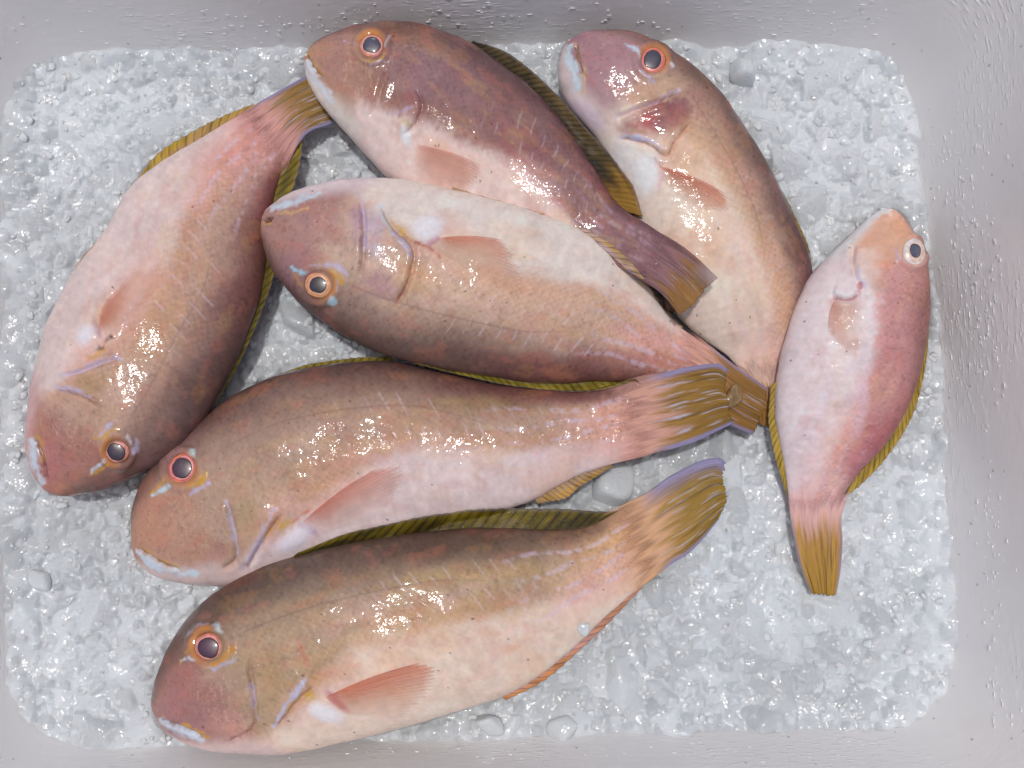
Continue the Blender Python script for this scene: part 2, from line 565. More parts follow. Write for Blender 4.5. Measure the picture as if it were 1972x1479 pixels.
# --- fish on the left, head down
fish(key=1, label="fish lying head down along the left wall, tail under another fish's chin",
     D=[(101, 954), (135, 955), (185, 946), (238, 926), (290, 903), (335, 876), (380, 826), (412, 776), (442, 718), (472, 655), (500, 585), (514, 515), (516, 450), (528, 390), (542, 340), (560, 300), (582, 268)],
     V=[(101, 954), (82, 938), (64, 910), (55, 868), (55, 814), (62, 755), (77, 683), (98, 624), (119, 576), (143, 526), (173, 487), (205, 445), (229, 398), (252, 362), (290, 330), (335, 300), (385, 270), (440, 236), (490, 203)],
     z=[(0, .031), (.3, .027), (.6, .022), (1, .017)],
     tail_end=[(641, 238), (634, 206), (616, 170), (590, 146)], tail_z=.012,
     dors=(124, 95, 90), flank=(172, 136, 120), belly=(206, 188, 182), head=(156, 110, 98), chin=(196, 160, 158), ped=(196, 146, 140), rear=(142, 84, 78),
     tb=[(0, -.9), (.2, -.75), (.3, -.42), (.5, .02), (.75, -.1), (1, -.5)], gill=.27,
     eye=(226, 868, 25, 16.5, (205, 130, 80), (200, 110, 100), (72, 62, 78)),
     dorsal=([(420, 770), (448, 715), (478, 650), (503, 580), (515, 515), (520, 450), (535, 380), (553, 318), (578, 275)],
             [(412, 782), (437, 745), (472, 678), (502, 608), (531, 525), (545, 440), (566, 372), (581, 310), (585, 255)], (104, 92, 40), (150, 130, 30)),
     anal=([(252, 366), (292, 332), (337, 302), (387, 272), (442, 238), (488, 206)], [(246, 372), (278, 322), (318, 281), (380, 245), (440, 217), (488, 199)], (176, 140, 92), (182, 150, 40)),
     pelvic=([(205, 448), (173, 490), (143, 530), (122, 575)], [(196, 455), (163, 488), (136, 528), (117, 582)], (190, 130, 90), (196, 140, 60)),
     pect=([(186, 622), (200, 636), (208, 655), (200, 668)], [(222, 560), (275, 508), (330, 498), (345, 515)], (206, 150, 128), (200, 104, 84)),
     strokes=[([(64, 850), (70, 880), (72, 905), (82, 930)], 10, BLUE, .95), ([(76, 842), (82, 862), (84, 885)], 4, YEL, .6),
              ([(115, 722), (150, 716), (190, 700), (232, 688)], 6, LAV, .85), ([(108, 744), (140, 752), (172, 764)], 6, LAV, .8),
              ([(192, 838), (205, 826), (218, 812)], 5, LAV, .95), ([(182, 843), (205, 838), (226, 824)], 4, YEL, .8),
              ([(262, 848), (264, 858), (256, 870)], 7, LAV, .8), ([(203, 884), (190, 898), (178, 908)], 4, BLUE, .9), ([(210, 890), (192, 906), (172, 914)], 3, YEL, .9),
              ([(245, 835), (252, 846)], 3, WHT, .6), ([(205, 668), (178, 690), (170, 688)], 6, YEL, .8), ([(188, 672), (198, 664), (212, 648)], 3, DARK, .8)],
     blobs=[(165, 646, 20, 26, 20, WHT, .95), (188, 634, 8, 26, -20, PUR, .7), (90, 900, 30, 60, 0, (172, 110, 110), .6), (170, 742, 60, 22, -12, (160, 130, 95), .6),
            (215, 600, 50, 30, -50, (196, 140, 90), .5), (270, 560, 90, 60, -40, (206, 152, 134), .45), (300, 640, 80, 60, -50, (186, 140, 98), .4), (440, 300, 90, 40, -35, (206, 140, 130), .5), (530, 380, 30, 90, 10, (128, 70, 66), .7)],
     grooves=[([(119, 724), (150, 718), (190, 702), (232, 690)], 4, .7), ([(108, 748), (140, 756), (175, 770), (200, 790)], 4, .4), ([(70, 845), (84, 885), (92, 935)], 3, .5)])
# --- fish at top, head up left
fish(key=2, label="purplish brown fish at the top with dark dorsal fin and open tail over another fish",
     D=[(588, 106), (595, 96), (617, 78), (669, 56), (734, 44), (787, 47), (839, 58), (891, 77), (935, 103), (979, 136), (1022, 172), (1062, 212), (1098, 255), (1130, 300), (1155, 344), (1182, 384), (1214, 412), (1248, 430), (1282, 455), (1319, 478)],
     V=[(588, 106), (586, 125), (595, 164), (617, 203), (647, 238), (686, 277), (717, 312), (748, 343), (800, 380), (860, 410), (920, 432), (980, 450), (1040, 465), (1100, 480), (1150, 497), (1200, 520), (1262, 556)],
     z=[(0, .034), (.3, .028), (.6, .023), (.85, .034), (1, .047)],
     tail_end=[(1383, 536), (1362, 552), (1335, 588), (1308, 606)], tail_z=.049,
     dors=(120, 88, 88), flank=(132, 98, 97), belly=(214, 192, 184), head=(164, 126, 108), chin=(212, 204, 194), ped=(134, 98, 104), rear=(112, 72, 76),
     tb=[(0, -.72), (.12, -.5), (.25, -.45), (.4, -.25), (.6, -.1), (.75, -.35), (.88, -1.1), (1, -1.2)], gill=.24,
     eye=(716, 90, 25, 16, (205, 150, 80), (205, 120, 110), (84, 84, 104)),
     dorsal=([(905, 84), (945, 110), (985, 140), (1025, 174), (1065, 214), (1100, 257), (1132, 302), (1158, 346), (1190, 388), (1215, 410)],
             [(912, 78), (952, 88), (1000, 112), (1045, 152), (1082, 187), (1118, 228), (1155, 270), (1195, 316), (1226, 362), (1241, 418)], (40, 36, 32), (104, 86, 46)),
     pect=([(806, 262), (802, 290), (792, 318), (786, 340)], [(952, 334), (930, 352), (905, 372), (850, 384)], (210, 166, 154), (192, 128, 116)),
     strokes=[([(592, 118), (600, 142), (618, 168), (640, 196)], 9, (200, 206, 214), .95), ([(597, 104), (606, 128), (620, 142)], 4, YEL, .8), ([(590, 100), (596, 108)], 4, YEL, .8),
              ([(665, 80), (690, 88)], 3, LAV, .7), ([(752, 72), (742, 92)], 4, WHT, .7), ([(700, 118), (730, 118), (742, 104)], 4, YEL, .7), ([(712, 124), (740, 118)], 3, LAV, .5),
              ([(735, 222), (770, 216), (795, 205)], 3, LAV, .5), ([(738, 150), (730, 180), (722, 205)], 3, (196, 176, 160), .5), ([(770, 232), (790, 240)], 4, (170, 150, 70), .6)],
     blobs=[(782, 262, 12, 24, -10, (222, 216, 228), .95), (800, 155, 30, 50, 20, (140, 100, 112), .45), (792, 212, 30, 18, 0, (168, 118, 110), .5), (850, 310, 60, 50, 25, (206, 164, 150), .6),
            (1000, 270, 90, 34, 40, (138, 88, 90), .6), (860, 140, 90, 60, 30, (140, 110, 116), .4), (690, 160, 60, 60, 0, (172, 130, 106), .5), (735, 60, 60, 14, 0, (116, 78, 72), .5)],
     grooves=[([(745, 130), (735, 165), (722, 205), (705, 230)], 5, .5), ([(800, 170), (812, 205), (795, 240), (770, 262)], 5, .5), ([(590, 103), (604, 132), (622, 150)], 3, .6)])
# --- fish top right
fish(key=3, label="fish at upper right with a red patch behind its cheek, tail hidden under neighbours",
     D=[(1102, 78), (1122, 65), (1167, 60), (1215, 64), (1259, 81), (1303, 108), (1347, 142), (1386, 181), (1420, 230), (1454, 283), (1483, 332), (1507, 381), (1530, 430), (1551, 478), (1562, 522), (1560, 575), (1548, 630), (1530, 685), (1512, 735)],
     V=[(1102, 78), (1084, 92), (1074, 128), (1078, 167), (1094, 201), (1123, 235), (1152, 272), (1175, 320), (1198, 375), (1218, 430), (1238, 485), (1262, 545), (1300, 605), (1350, 652), (1405, 690), (1450, 735)],
     z=[(0, .028), (.3, .023), (.6, .018), (1, .012)],
     tail_end=[(1530, 790), (1505, 815), (1470, 820), (1440, 800)], tail_z=.006,
     dors=(128, 100, 92), flank=(178, 146, 124), belly=(222, 196, 180), head=(158, 122, 124), chin=(206, 190, 186), ped=(212, 178, 165), rear=(120, 84, 82),
     tb=[(0, -.8), (.15, -.7), (.3, -.25), (.45, .18), (.7, .3), (.85, .25), (1, .1)], gill=.3,
     eye=(1257, 118, 26, 16, (214, 110, 85), (214, 96, 84), (80, 76, 92)),
     pect=([(1268, 312), (1276, 322), (1280, 340), (1272, 356)], [(1425, 392), (1418, 408), (1385, 410), (1330, 398)], (206, 140, 110), (196, 100, 78)),
     dorsal=([(1475, 320), (1507, 383), (1533, 437), (1553, 485), (1561, 522)], [(1482, 325), (1514, 380), (1541, 434), (1560, 482), (1566, 525)], (110, 96, 50), (150, 124, 40)),
     strokes=[([(1098, 92), (1096, 112), (1108, 140), (1112, 170)], 14, (190, 208, 226), .95), ([(1110, 86), (1116, 115), (1126, 150), (1124, 185)], 4, (205, 180, 120), .8),
              ([(1206, 86), (1222, 96), (1230, 108)], 5, (186, 200, 220), .9), ([(1236, 140), (1250, 155), (1260, 160)], 4, LAV, .85), ([(1286, 125), (1294, 128)], 5, WHT, .9),
              ([(1188, 226), (1220, 210), (1270, 192), (1310, 172)], 4, (196, 176, 200), .8), ([(1192, 262), (1220, 266), (1250, 274), (1276, 284)], 5, (190, 190, 222), .9),
              ([(1240, 134), (1252, 142), (1278, 138)], 3, (190, 120, 60), .6), ([(1262, 300), (1272, 318), (1290, 334)], 3, RED, .6)],
     blobs=[(1245, 330, 28, 46, 8, (226, 222, 230), .97), (1205, 300, 50, 40, 30, (222, 212, 208), .8), (1272, 340, 6, 34, 8, (196, 140, 168), .6), (1252, 234, 66, 36, -25, (150, 78, 82), .95), (1302, 212, 34, 48, 35, (108, 62, 84), .9), (1246, 230, 14, 10, 0, (176, 60, 62), .7),
            (1235, 256, 40, 10, 10, (150, 130, 110), .6), (1340, 200, 30, 60, 20, (150, 100, 100), .35), (1300, 300, 60, 50, 0, (206, 150, 110), .4), (1180, 150, 60, 50, 0, (168, 132, 140), .5), (1130, 220, 50, 20, 40, (206, 186, 200), .6)],
     grooves=[([(1188, 230), (1220, 214), (1270, 196), (1315, 176)], 5, .9), ([(1190, 266), (1222, 270), (1250, 280), (1285, 300), (1300, 270), (1335, 230)], 5, .7), ([(1108, 84), (1114, 115), (1124, 150)], 3, .6)])
# --- lower right small pale one
fish(key=6, label="small pale pink fish on the right, head up, standing apart with pale bulging eye",
     D=[(1719, 402), (1739, 417), (1760, 449), (1777, 481), (1786, 519), (1789, 567), (1787, 620), (1780, 679), (1766, 735), (1744, 790), (1716, 838), (1684, 880), (1650, 918), (1628, 950), (1622, 985)],
     V=[(1719, 402), (1696, 404), (1664, 428), (1627, 463), (1590, 500), (1557, 535), (1531, 594), (1515, 647), (1500, 700), (1493, 754), (1494, 807), (1503, 861), (1514, 914), (1521, 965), (1523, 1000)],
     z=[(0, .026), (.4, .028), (.8, .018), (1, .012)],
     tail_end=[(1609, 1146), (1596, 1147), (1576, 1144), (1562, 1144)], tail_z=.006, tail_edge=([(1622, 1040), (1618, 1100)], [(1539, 1085), (1528, 1031)]),
     dors=(172, 122, 118), flank=(186, 138, 138), belly=(214, 200, 200), head=(212, 166, 142), chin=(214, 208, 206), ped=(214, 172, 168), rear=(178, 108, 112),
     tb=[(0, -.35), (.15, -.3), (.3, .0), (.45, .12), (.6, .15), (.75, .05), (1, -.2)], gill=.25,
     eye=(1757, 487, 23, 11, (206, 208, 222), (216, 180, 160), (92, 98, 120)),
     dorsal=([(1789, 600), (1783, 670), (1769, 732), (1747, 788), (1718, 837), (1686, 880), (1653, 916), (1632, 946)],
             [(1791, 605), (1786, 680), (1776, 745), (1757, 805), (1731, 852), (1698, 896), (1664, 931), (1628, 958)], (150, 128, 60), (190, 156, 60)),
     anal=([(1497, 735), (1494, 790), (1500, 845), (1511, 905), (1520, 960)], [(1482, 742), (1478, 805), (1485, 860), (1503, 922), (1519, 968)], (196, 166, 90), (190, 160, 60)),
     pect=([(1596, 572), (1618, 580), (1640, 578), (1658, 570)], [(1602, 655), (1632, 678), (1665, 690), (1680, 684)], (216, 184, 168), (206, 134, 108)),
     strokes=[([(1716, 406), (1690, 412), (1660, 440)], 8, (216, 220, 226), .8), ([(1650, 520), (1655, 540), (1664, 556)], 5, LAV, .7), ([(1600, 562), (1630, 570), (1652, 560)], 7, (226, 220, 230), .95), ([(1606, 572), (1632, 578), (1652, 568)], 3, (190, 130, 150), .8),
              ([(1724, 480), (1728, 500)], 4, LAV, .5), ([(1645, 450), (1640, 490), (1646, 530)], 3, (206, 190, 160), .5), ([(1655, 545), (1656, 575)], 3, RED, .7)],
     blobs=[(1700, 480, 45, 60, 30, (212, 164, 132), .55), (1735, 440, 20, 30, -30, (212, 140, 94), .4), (1720, 540, 50, 34, 0, (190, 138, 136), .6), (1670, 860, 40, 90, 25, (178, 104, 112), .65), (1655, 780, 20, 70, 8, (216, 190, 206), .6), (1720, 700, 40, 80, 10, (182, 124, 124), .5),
            (1570, 820, 50, 120, 8, (214, 192, 196), .6), (1590, 990, 50, 30, 0, (206, 150, 146), .6), (1625, 620, 36, 56, 0, (214, 176, 152), .5), (1700, 510, 20, 10, 10, (210, 120, 80), .5)],
     grooves=[([(1646, 470), (1642, 505), (1652, 545), (1662, 562)], 5, .7), ([(1600, 570), (1630, 578), (1655, 568)], 4, .8)])
# --- lower middle fish
fish(key=5, label="fish in the lower middle with red-ringed eye and yellow blue-edged tail spread to the right",
     D=[(260, 1053), (256, 1009), (264, 959), (292, 903), (336, 853), (390, 806), (450, 762), (529, 724), (604, 707), (679, 699), (760, 698), (823, 710), (904, 729), (979, 744), (1053, 752), (1128, 753), (1178, 744), (1228, 727), (1268, 720)],
     V=[(260, 1053), (267, 1084), (299, 1109), (355, 1122), (417, 1127), (480, 1122), (540, 1108), (610, 1090), (690, 1068), (770, 1045), (850, 1020), (930, 994), (990, 975), (1042, 954), (1103, 920), (1178, 894), (1228, 881), (1262, 872)],
     z=[(0, .019), (.3, .019), (.6, .019), (.8, .026), (1, .033)],
     tail_end=[(1402, 712), (1397, 745), (1404, 785), (1413, 815)], tail_edge=([(1322, 707), (1380, 700)], [(1340, 850), (1290, 866)]), tail_z=.032,
     dors=(118, 90, 84), flank=(156, 126, 110), belly=(206, 188, 184), head=(168, 130, 112), chin=(206, 184, 178), ped=(198, 150, 136), rear=(128, 82, 78),
     tb=[(0, -.85), (.2, -.8), (.3, -.62), (.42, -.38), (.55, -.05), (.7, -.1), (.85, -.25), (1, -.7)], gill=.25,
     eye=(352, 903, 30, 18, (216, 130, 60), (206, 92, 90), (86, 66, 82)),
     dorsal=([(520, 730), (600, 710), (680, 701), (758, 700)], [(512, 728), (595, 700), (678, 688), (752, 684)], (110, 100, 50), (150, 130, 40)),
     anal=([(1030, 962), (1080, 934), (1130, 912), (1178, 896)], [(1036, 972), (1091, 962), (1124, 936), (1184, 897)], (190, 160, 130), (196, 150, 60)),
     pect=([(575, 996), (588, 1008), (604, 1022), (618, 1036)], [(762, 884), (786, 890), (782, 930), (740, 1000)], (212, 168, 156), (200, 112, 94)),
     strokes=[([(262, 1062), (285, 1082), (320, 1098), (380, 1106)], 8, BLUE, .95), ([(264, 1052), (300, 1074), (335, 1090), (350, 1100)], 4, YEL, .7),
              ([(437, 965), (446, 1005), (454, 1040), (460, 1075)], 5, LAV, .8), ([(528, 982), (508, 1022), (490, 1060), (466, 1095)], 7, LAV, .85), ([(545, 992), (520, 1022), (505, 1040)], 4, YEL, .7),
              ([(375, 870), (378, 882)], 7, (190, 214, 222), .95), ([(330, 936), (312, 944), (296, 956)], 5, (180, 205, 212), .9), ([(322, 924), (306, 938), (292, 952)], 3, YEL, .9),
              ([(366, 952), (384, 940), (404, 930)], 5, LAV, .9), ([(368, 938), (386, 928), (398, 914)], 7, YEL, .85), ([(560, 1006), (580, 994), (600, 978)], 3, (190, 90, 60), .7)],
     blobs=[(566, 1038, 42, 20, -30, (216, 208, 218), .95), (594, 1020, 22, 8, 25, PUR, .8), (548, 1010, 22, 10, -30, (190, 150, 50), .7), (475, 1000, 36, 56, -10, (168, 142, 106), .6), (350, 1020, 70, 60, 0, (176, 136, 116), .5), (420, 1060, 18, 26, 0, (160, 110, 106), .4),
            (640, 900, 90, 40, -30, (190, 138, 106), .5), (920, 780, 120, 24, 0, (150, 124, 80), .5), (1180, 820, 90, 40, 0, (206, 150, 130), .5), (1130, 762, 140, 16, 0, (126, 78, 72), .6), (430, 790, 60, 20, -35, (150, 96, 80), .4)],
     grooves=[([(436, 965), (448, 1010), (456, 1050), (452, 1080), (420, 1100)], 5, .6), ([(545, 985), (520, 1020), (500, 1050), (475, 1098)], 5, .7), ([(262, 1054), (300, 1078), (350, 1100)], 3, .6)])
# --- centre fish, belly up
fish(key=4, label="centre fish with pale belly towards the top and orange-ringed eye below its cheek",
     D=[(505, 424), (503, 442), (508, 475), (527, 522), (558, 563), (599, 605), (651, 641), (708, 670), (770, 690), (842, 708), (920, 723), (997, 735), (1075, 740), (1152, 733), (1204, 733), (1256, 734), (1300, 742), (1340, 756)],
     V=[(505, 424), (510, 408), (524, 395), (563, 372), (625, 354), (687, 346), (765, 346), (821, 354), (883, 369), (946, 387), (1044, 413), (1101, 431), (1142, 450), (1194, 491), (1235, 537), (1271, 589), (1313, 633), (1375, 672)],
     z=[(0, .039), (.25, .038), (.55, .034), (.8, .026), (1, .021)],
     tail_end=[(1450, 838), (1462, 812), (1474, 780), (1478, 748)], tail_z=.019, tail_edge=([(1380, 800), (1420, 825)], [(1440, 722), (1411, 700)]),
     dors=(118, 92, 84), flank=(182, 152, 136), belly=(218, 202, 192), head=(160, 122, 114), chin=(212, 196, 196), ped=(206, 156, 144), rear=(130, 80, 76),
     tb=[(0, -.75), (.1, -.78), (.2, -.7), (.3, -.4), (.45, -.2), (.65, -.22), (.85, -.5), (1, -.9)], gill=.26,
     eye=(614, 548, 30, 16, (220, 150, 90), (206, 150, 110), (62, 54, 64)),
     dorsal=([(800, 698), (880, 716), (960, 730), (1040, 738), (1120, 735), (1180, 732), (1225, 733)],
             [(795, 700), (885, 723), (965, 741), (1045, 752), (1125, 757), (1185, 746), (1222, 731)], (96, 88, 34), (150, 132, 36)),
     anal=([(1118, 441), (1148, 460), (1196, 500), (1236, 546), (1270, 598), (1306, 634)], [(1120, 436), (1152, 452), (1202, 490), (1244, 537), (1280, 590), (1316, 630)], (186, 160, 160), (190, 150, 70)),
     pelvic=([(872, 368), (930, 386), (985, 402), (1035, 414)], [(870, 359), (932, 377), (990, 393), (1050, 412)], (206, 170, 150), (196, 150, 70)),
     pect=([(850, 452), (836, 468), (822, 474), (812, 474)], [(1000, 470), (1006, 520), (1014, 553), (968, 561)], (216, 172, 150), (206, 116, 92)),
     strokes=[([(522, 401), (545, 394), (580, 385), (614, 372)], 10, BLUE, .97), ([(530, 412), (570, 408), (595, 398)], 4, (206, 170, 110), .8), ([(506, 432), (522, 430)], 4, YEL, .8),
              ([(698, 392), (702, 415), (706, 445), (704, 480)], 6, LAV, .85), ([(732, 398), (740, 420), (752, 442)], 6, BLUE, .8), ([(756, 450), (776, 466), (790, 492)], 8, (170, 170, 205), .8),
              ([(755, 425), (770, 442), (790, 462)], 5, YEL, .8), ([(775, 455), (800, 468), (830, 480), (850, 500)], 2.5, (150, 60, 40), .85), ([(696, 410), (698, 470), (696, 530)], 2.5, (130, 86, 92), .6),
              ([(562, 512), (576, 522), (592, 526)], 7, (160, 200, 226), .95), ([(600, 512), (625, 514), (640, 524)], 4, LAV, .8), ([(632, 508), (652, 514), (668, 530)], 6, LAV, .9), ([(638, 520), (650, 532), (660, 544)], 6, YEL, .75),
              ([(640, 575), (643, 588)], 8, (160, 200, 215), .9), ([(565, 525), (578, 540), (586, 552)], 3, (190, 140, 60), .6), ([(650, 545), (648, 562)], 3, LAV, .6),
              ([(780, 555), (768, 575), (760, 590)], 4, RED, .55), ([(516, 418), (522, 422)], 4, (50, 26, 22), .9)],
     blobs=[(822, 440, 34, 26, -20, (222, 212, 226), .95), (836, 462, 22, 9, -40, (160, 90, 130), .85), (745, 480, 40, 60, -10, (178, 156, 146), .6), (735, 545, 44, 36, 0, (156, 120, 142), .6), (722, 450, 22, 60, -8, (186, 174, 200), .5), (620, 440, 70, 50, 0, (170, 132, 126), .5), (690, 425, 20, 50, 0, (168, 130, 160), .5),
            (870, 440, 50, 30, 20, (206, 160, 146), .5), (800, 530, 60, 30, 20, (206, 160, 110), .5), (905, 480, 60, 30, 20, (222, 200, 170), .5), (1000, 580, 180, 60, 12, (206, 168, 146), .4), (1230, 690, 120, 24, 6, (146, 86, 80), .55), (1240, 650, 100, 24, 15, (210, 156, 148), .5), (560, 590, 60, 20, 45, (116, 76, 66), .4)],
     grooves=[([(694, 385), (700, 420), (700, 480), (694, 540)], 5, .8), ([(732, 394), (756, 440), (790, 470), (796, 500), (780, 555), (755, 595)], 5, .8), ([(506, 428), (524, 424)], 3, .8)])
# --- bottom fish
fish(key=7, label="fish lying along the bottom wall with long olive dorsal fin and broad orange pectoral fin",
     D=[(304, 1388), (296, 1368), (293, 1345), (302, 1299), (325, 1246), (361, 1192), (402, 1151), (456, 1115), (515, 1087), (574, 1067), (646, 1047), (735, 1032), (824, 1022), (913, 1017), (1002, 1018), (1091, 1018), (1138, 1012), (1186, 988), (1233, 955)],
     V=[(304, 1388), (325, 1412), (367, 1433), (420, 1446), (497, 1450), (569, 1447), (652, 1433), (735, 1412), (806, 1394), (883, 1370), (960, 1345), (1019, 1313), (1073, 1272), (1126, 1226), (1174, 1179), (1233, 1130), (1285, 1092)],
     z=[(0, .03), (.3, .029), (.6, .029), (1, .022)],
     tail_end=[(1397, 892), (1392, 922), (1400, 958), (1384, 1000)], tail_edge=([(1290, 917), (1350, 886), (1385, 881)], [(1352, 1040), (1320, 1070)]), tail_z=.018,
     dors=(112, 90, 80), flank=(156, 132, 108), belly=(216, 194, 178), head=(154, 112, 102), chin=(206, 182, 176), ped=(204, 160, 126), rear=(120, 90, 76),
     tb=[(0, -.85), (.2, -.8), (.28, -.6), (.36, -.35), (.45, -.02), (.6, .0), (.8, -.2), (1, -.6)], gill=.25,
     eye=(403, 1245, 31, 20, (216, 120, 75), (206, 110, 100), (92, 62, 84)),
     dorsal=([(565, 1072), (640, 1052), (735, 1036), (824, 1026), (913, 1021), (1002, 1022), (1091, 1022), (1150, 1008), (1185, 990)],
             [(574, 1064), (662, 1027), (764, 1002), (853, 985), (925, 976), (1000, 974), (1085, 976), (1160, 982), (1200, 981)], (76, 66, 28), (150, 130, 28)),
     anal=([(965, 1340), (1020, 1310), (1074, 1270), (1127, 1224), (1175, 1177), (1228, 1132)], [(975, 1350), (1034, 1322), (1088, 1281), (1140, 1234), (1188, 1186), (1238, 1132)], (196, 150, 140), (206, 140, 80)),
     pect=([(617, 1332), (632, 1348), (650, 1368), (664, 1386)], [(852, 1268), (862, 1282), (838, 1325), (790, 1390)], (222, 156, 132), (206, 116, 90)),
     strokes=[([(308, 1388), (330, 1402), (360, 1412), (390, 1426)], 9, BLUE, .95), ([(352, 1396), (375, 1402), (400, 1420)], 4, YEL, .8), ([(344, 1396), (346, 1398)], 3, DARK, .9),
              ([(484, 1315), (488, 1345), (492, 1372), (496, 1385)], 6, LAV, .8), ([(588, 1310), (566, 1340), (545, 1368), (530, 1398)], 7, (176, 182, 212), .9), ([(606, 1330), (570, 1350), (552, 1374)], 4, (190, 150, 50), .7),
              ([(478, 1270), (484, 1310), (488, 1350), (490, 1390), (478, 1412), (430, 1430)], 2, (130, 66, 74), .6),
              ([(422, 1205), (427, 1215)], 9, (196, 206, 210), .95), ([(350, 1275), (362, 1268), (378, 1270)], 5, BLUE, .9), ([(358, 1262), (366, 1252)], 4, YEL, .8), ([(345, 1282), (352, 1272)], 3, (196, 140, 40), .7),
              ([(412, 1290), (432, 1282), (452, 1270)], 5, LAV, .9), ([(415, 1278), (435, 1266), (448, 1250)], 8, (190, 132, 50), .8), ([(372, 1230), (388, 1212), (408, 1206)], 5, (196, 120, 50), .6), ([(366, 1222), (384, 1206), (404, 1202)], 3, LAV, .5),
              ([(575, 1232), (582, 1256), (596, 1285)], 6, (190, 110, 90), .5)],
     blobs=[(626, 1372, 38, 18, 25, (222, 212, 226), .95), (648, 1350, 34, 9, 40, (176, 92, 110), .85), (595, 1345, 22, 12, -30, (196, 160, 60), .6), (525, 1330, 36, 60, -5, (170, 142, 104), .7), (400, 1340, 80, 60, 0, (158, 116, 112), .5), (440, 1395, 50, 30, 0, (200, 150, 148), .35), (345, 1320, 40, 40, 0, (156, 102, 90), .35),
            (640, 1300, 70, 20, -20, (196, 140, 90), .5), (900, 1060, 200, 30, -2, (104, 84, 66), .5), (900, 1110, 160, 26, -4, (164, 138, 88), .5), (1180, 1050, 90, 40, -30, (200, 158, 110), .5), (1150, 1120, 100, 40, -35, (214, 178, 164), .5), (460, 1120, 60, 16, -28, (146, 84, 66), .5)],
     grooves=[([(478, 1265), (486, 1320), (492, 1380), (478, 1412), (430, 1432)], 5, .7), ([(606, 1320), (575, 1346), (550, 1378), (532, 1404)], 5, .8), ([(306, 1386), (346, 1398), (395, 1420)], 3, .6)])

NU, NTOP, NBOT = 440, 180, 26
BVHS = {}


def cam_ray(px, py):
    d = FW + (px - 986) * S / DIST * RT + (739.5 - py) * S / DIST * UP
    return Vector(d / np.linalg.norm(d))


def hit(bvh, px, py):
    loc, nor, idx, dist = bvh.ray_cast(Vector(CAM), cam_ray(px, py))
    return (np.array(loc), np.array(nor), dist) if loc is not None else None


def interp(pts, x):
    p = np.array(pts)
    return np.interp(x, p[:, 0], p[:, 1])


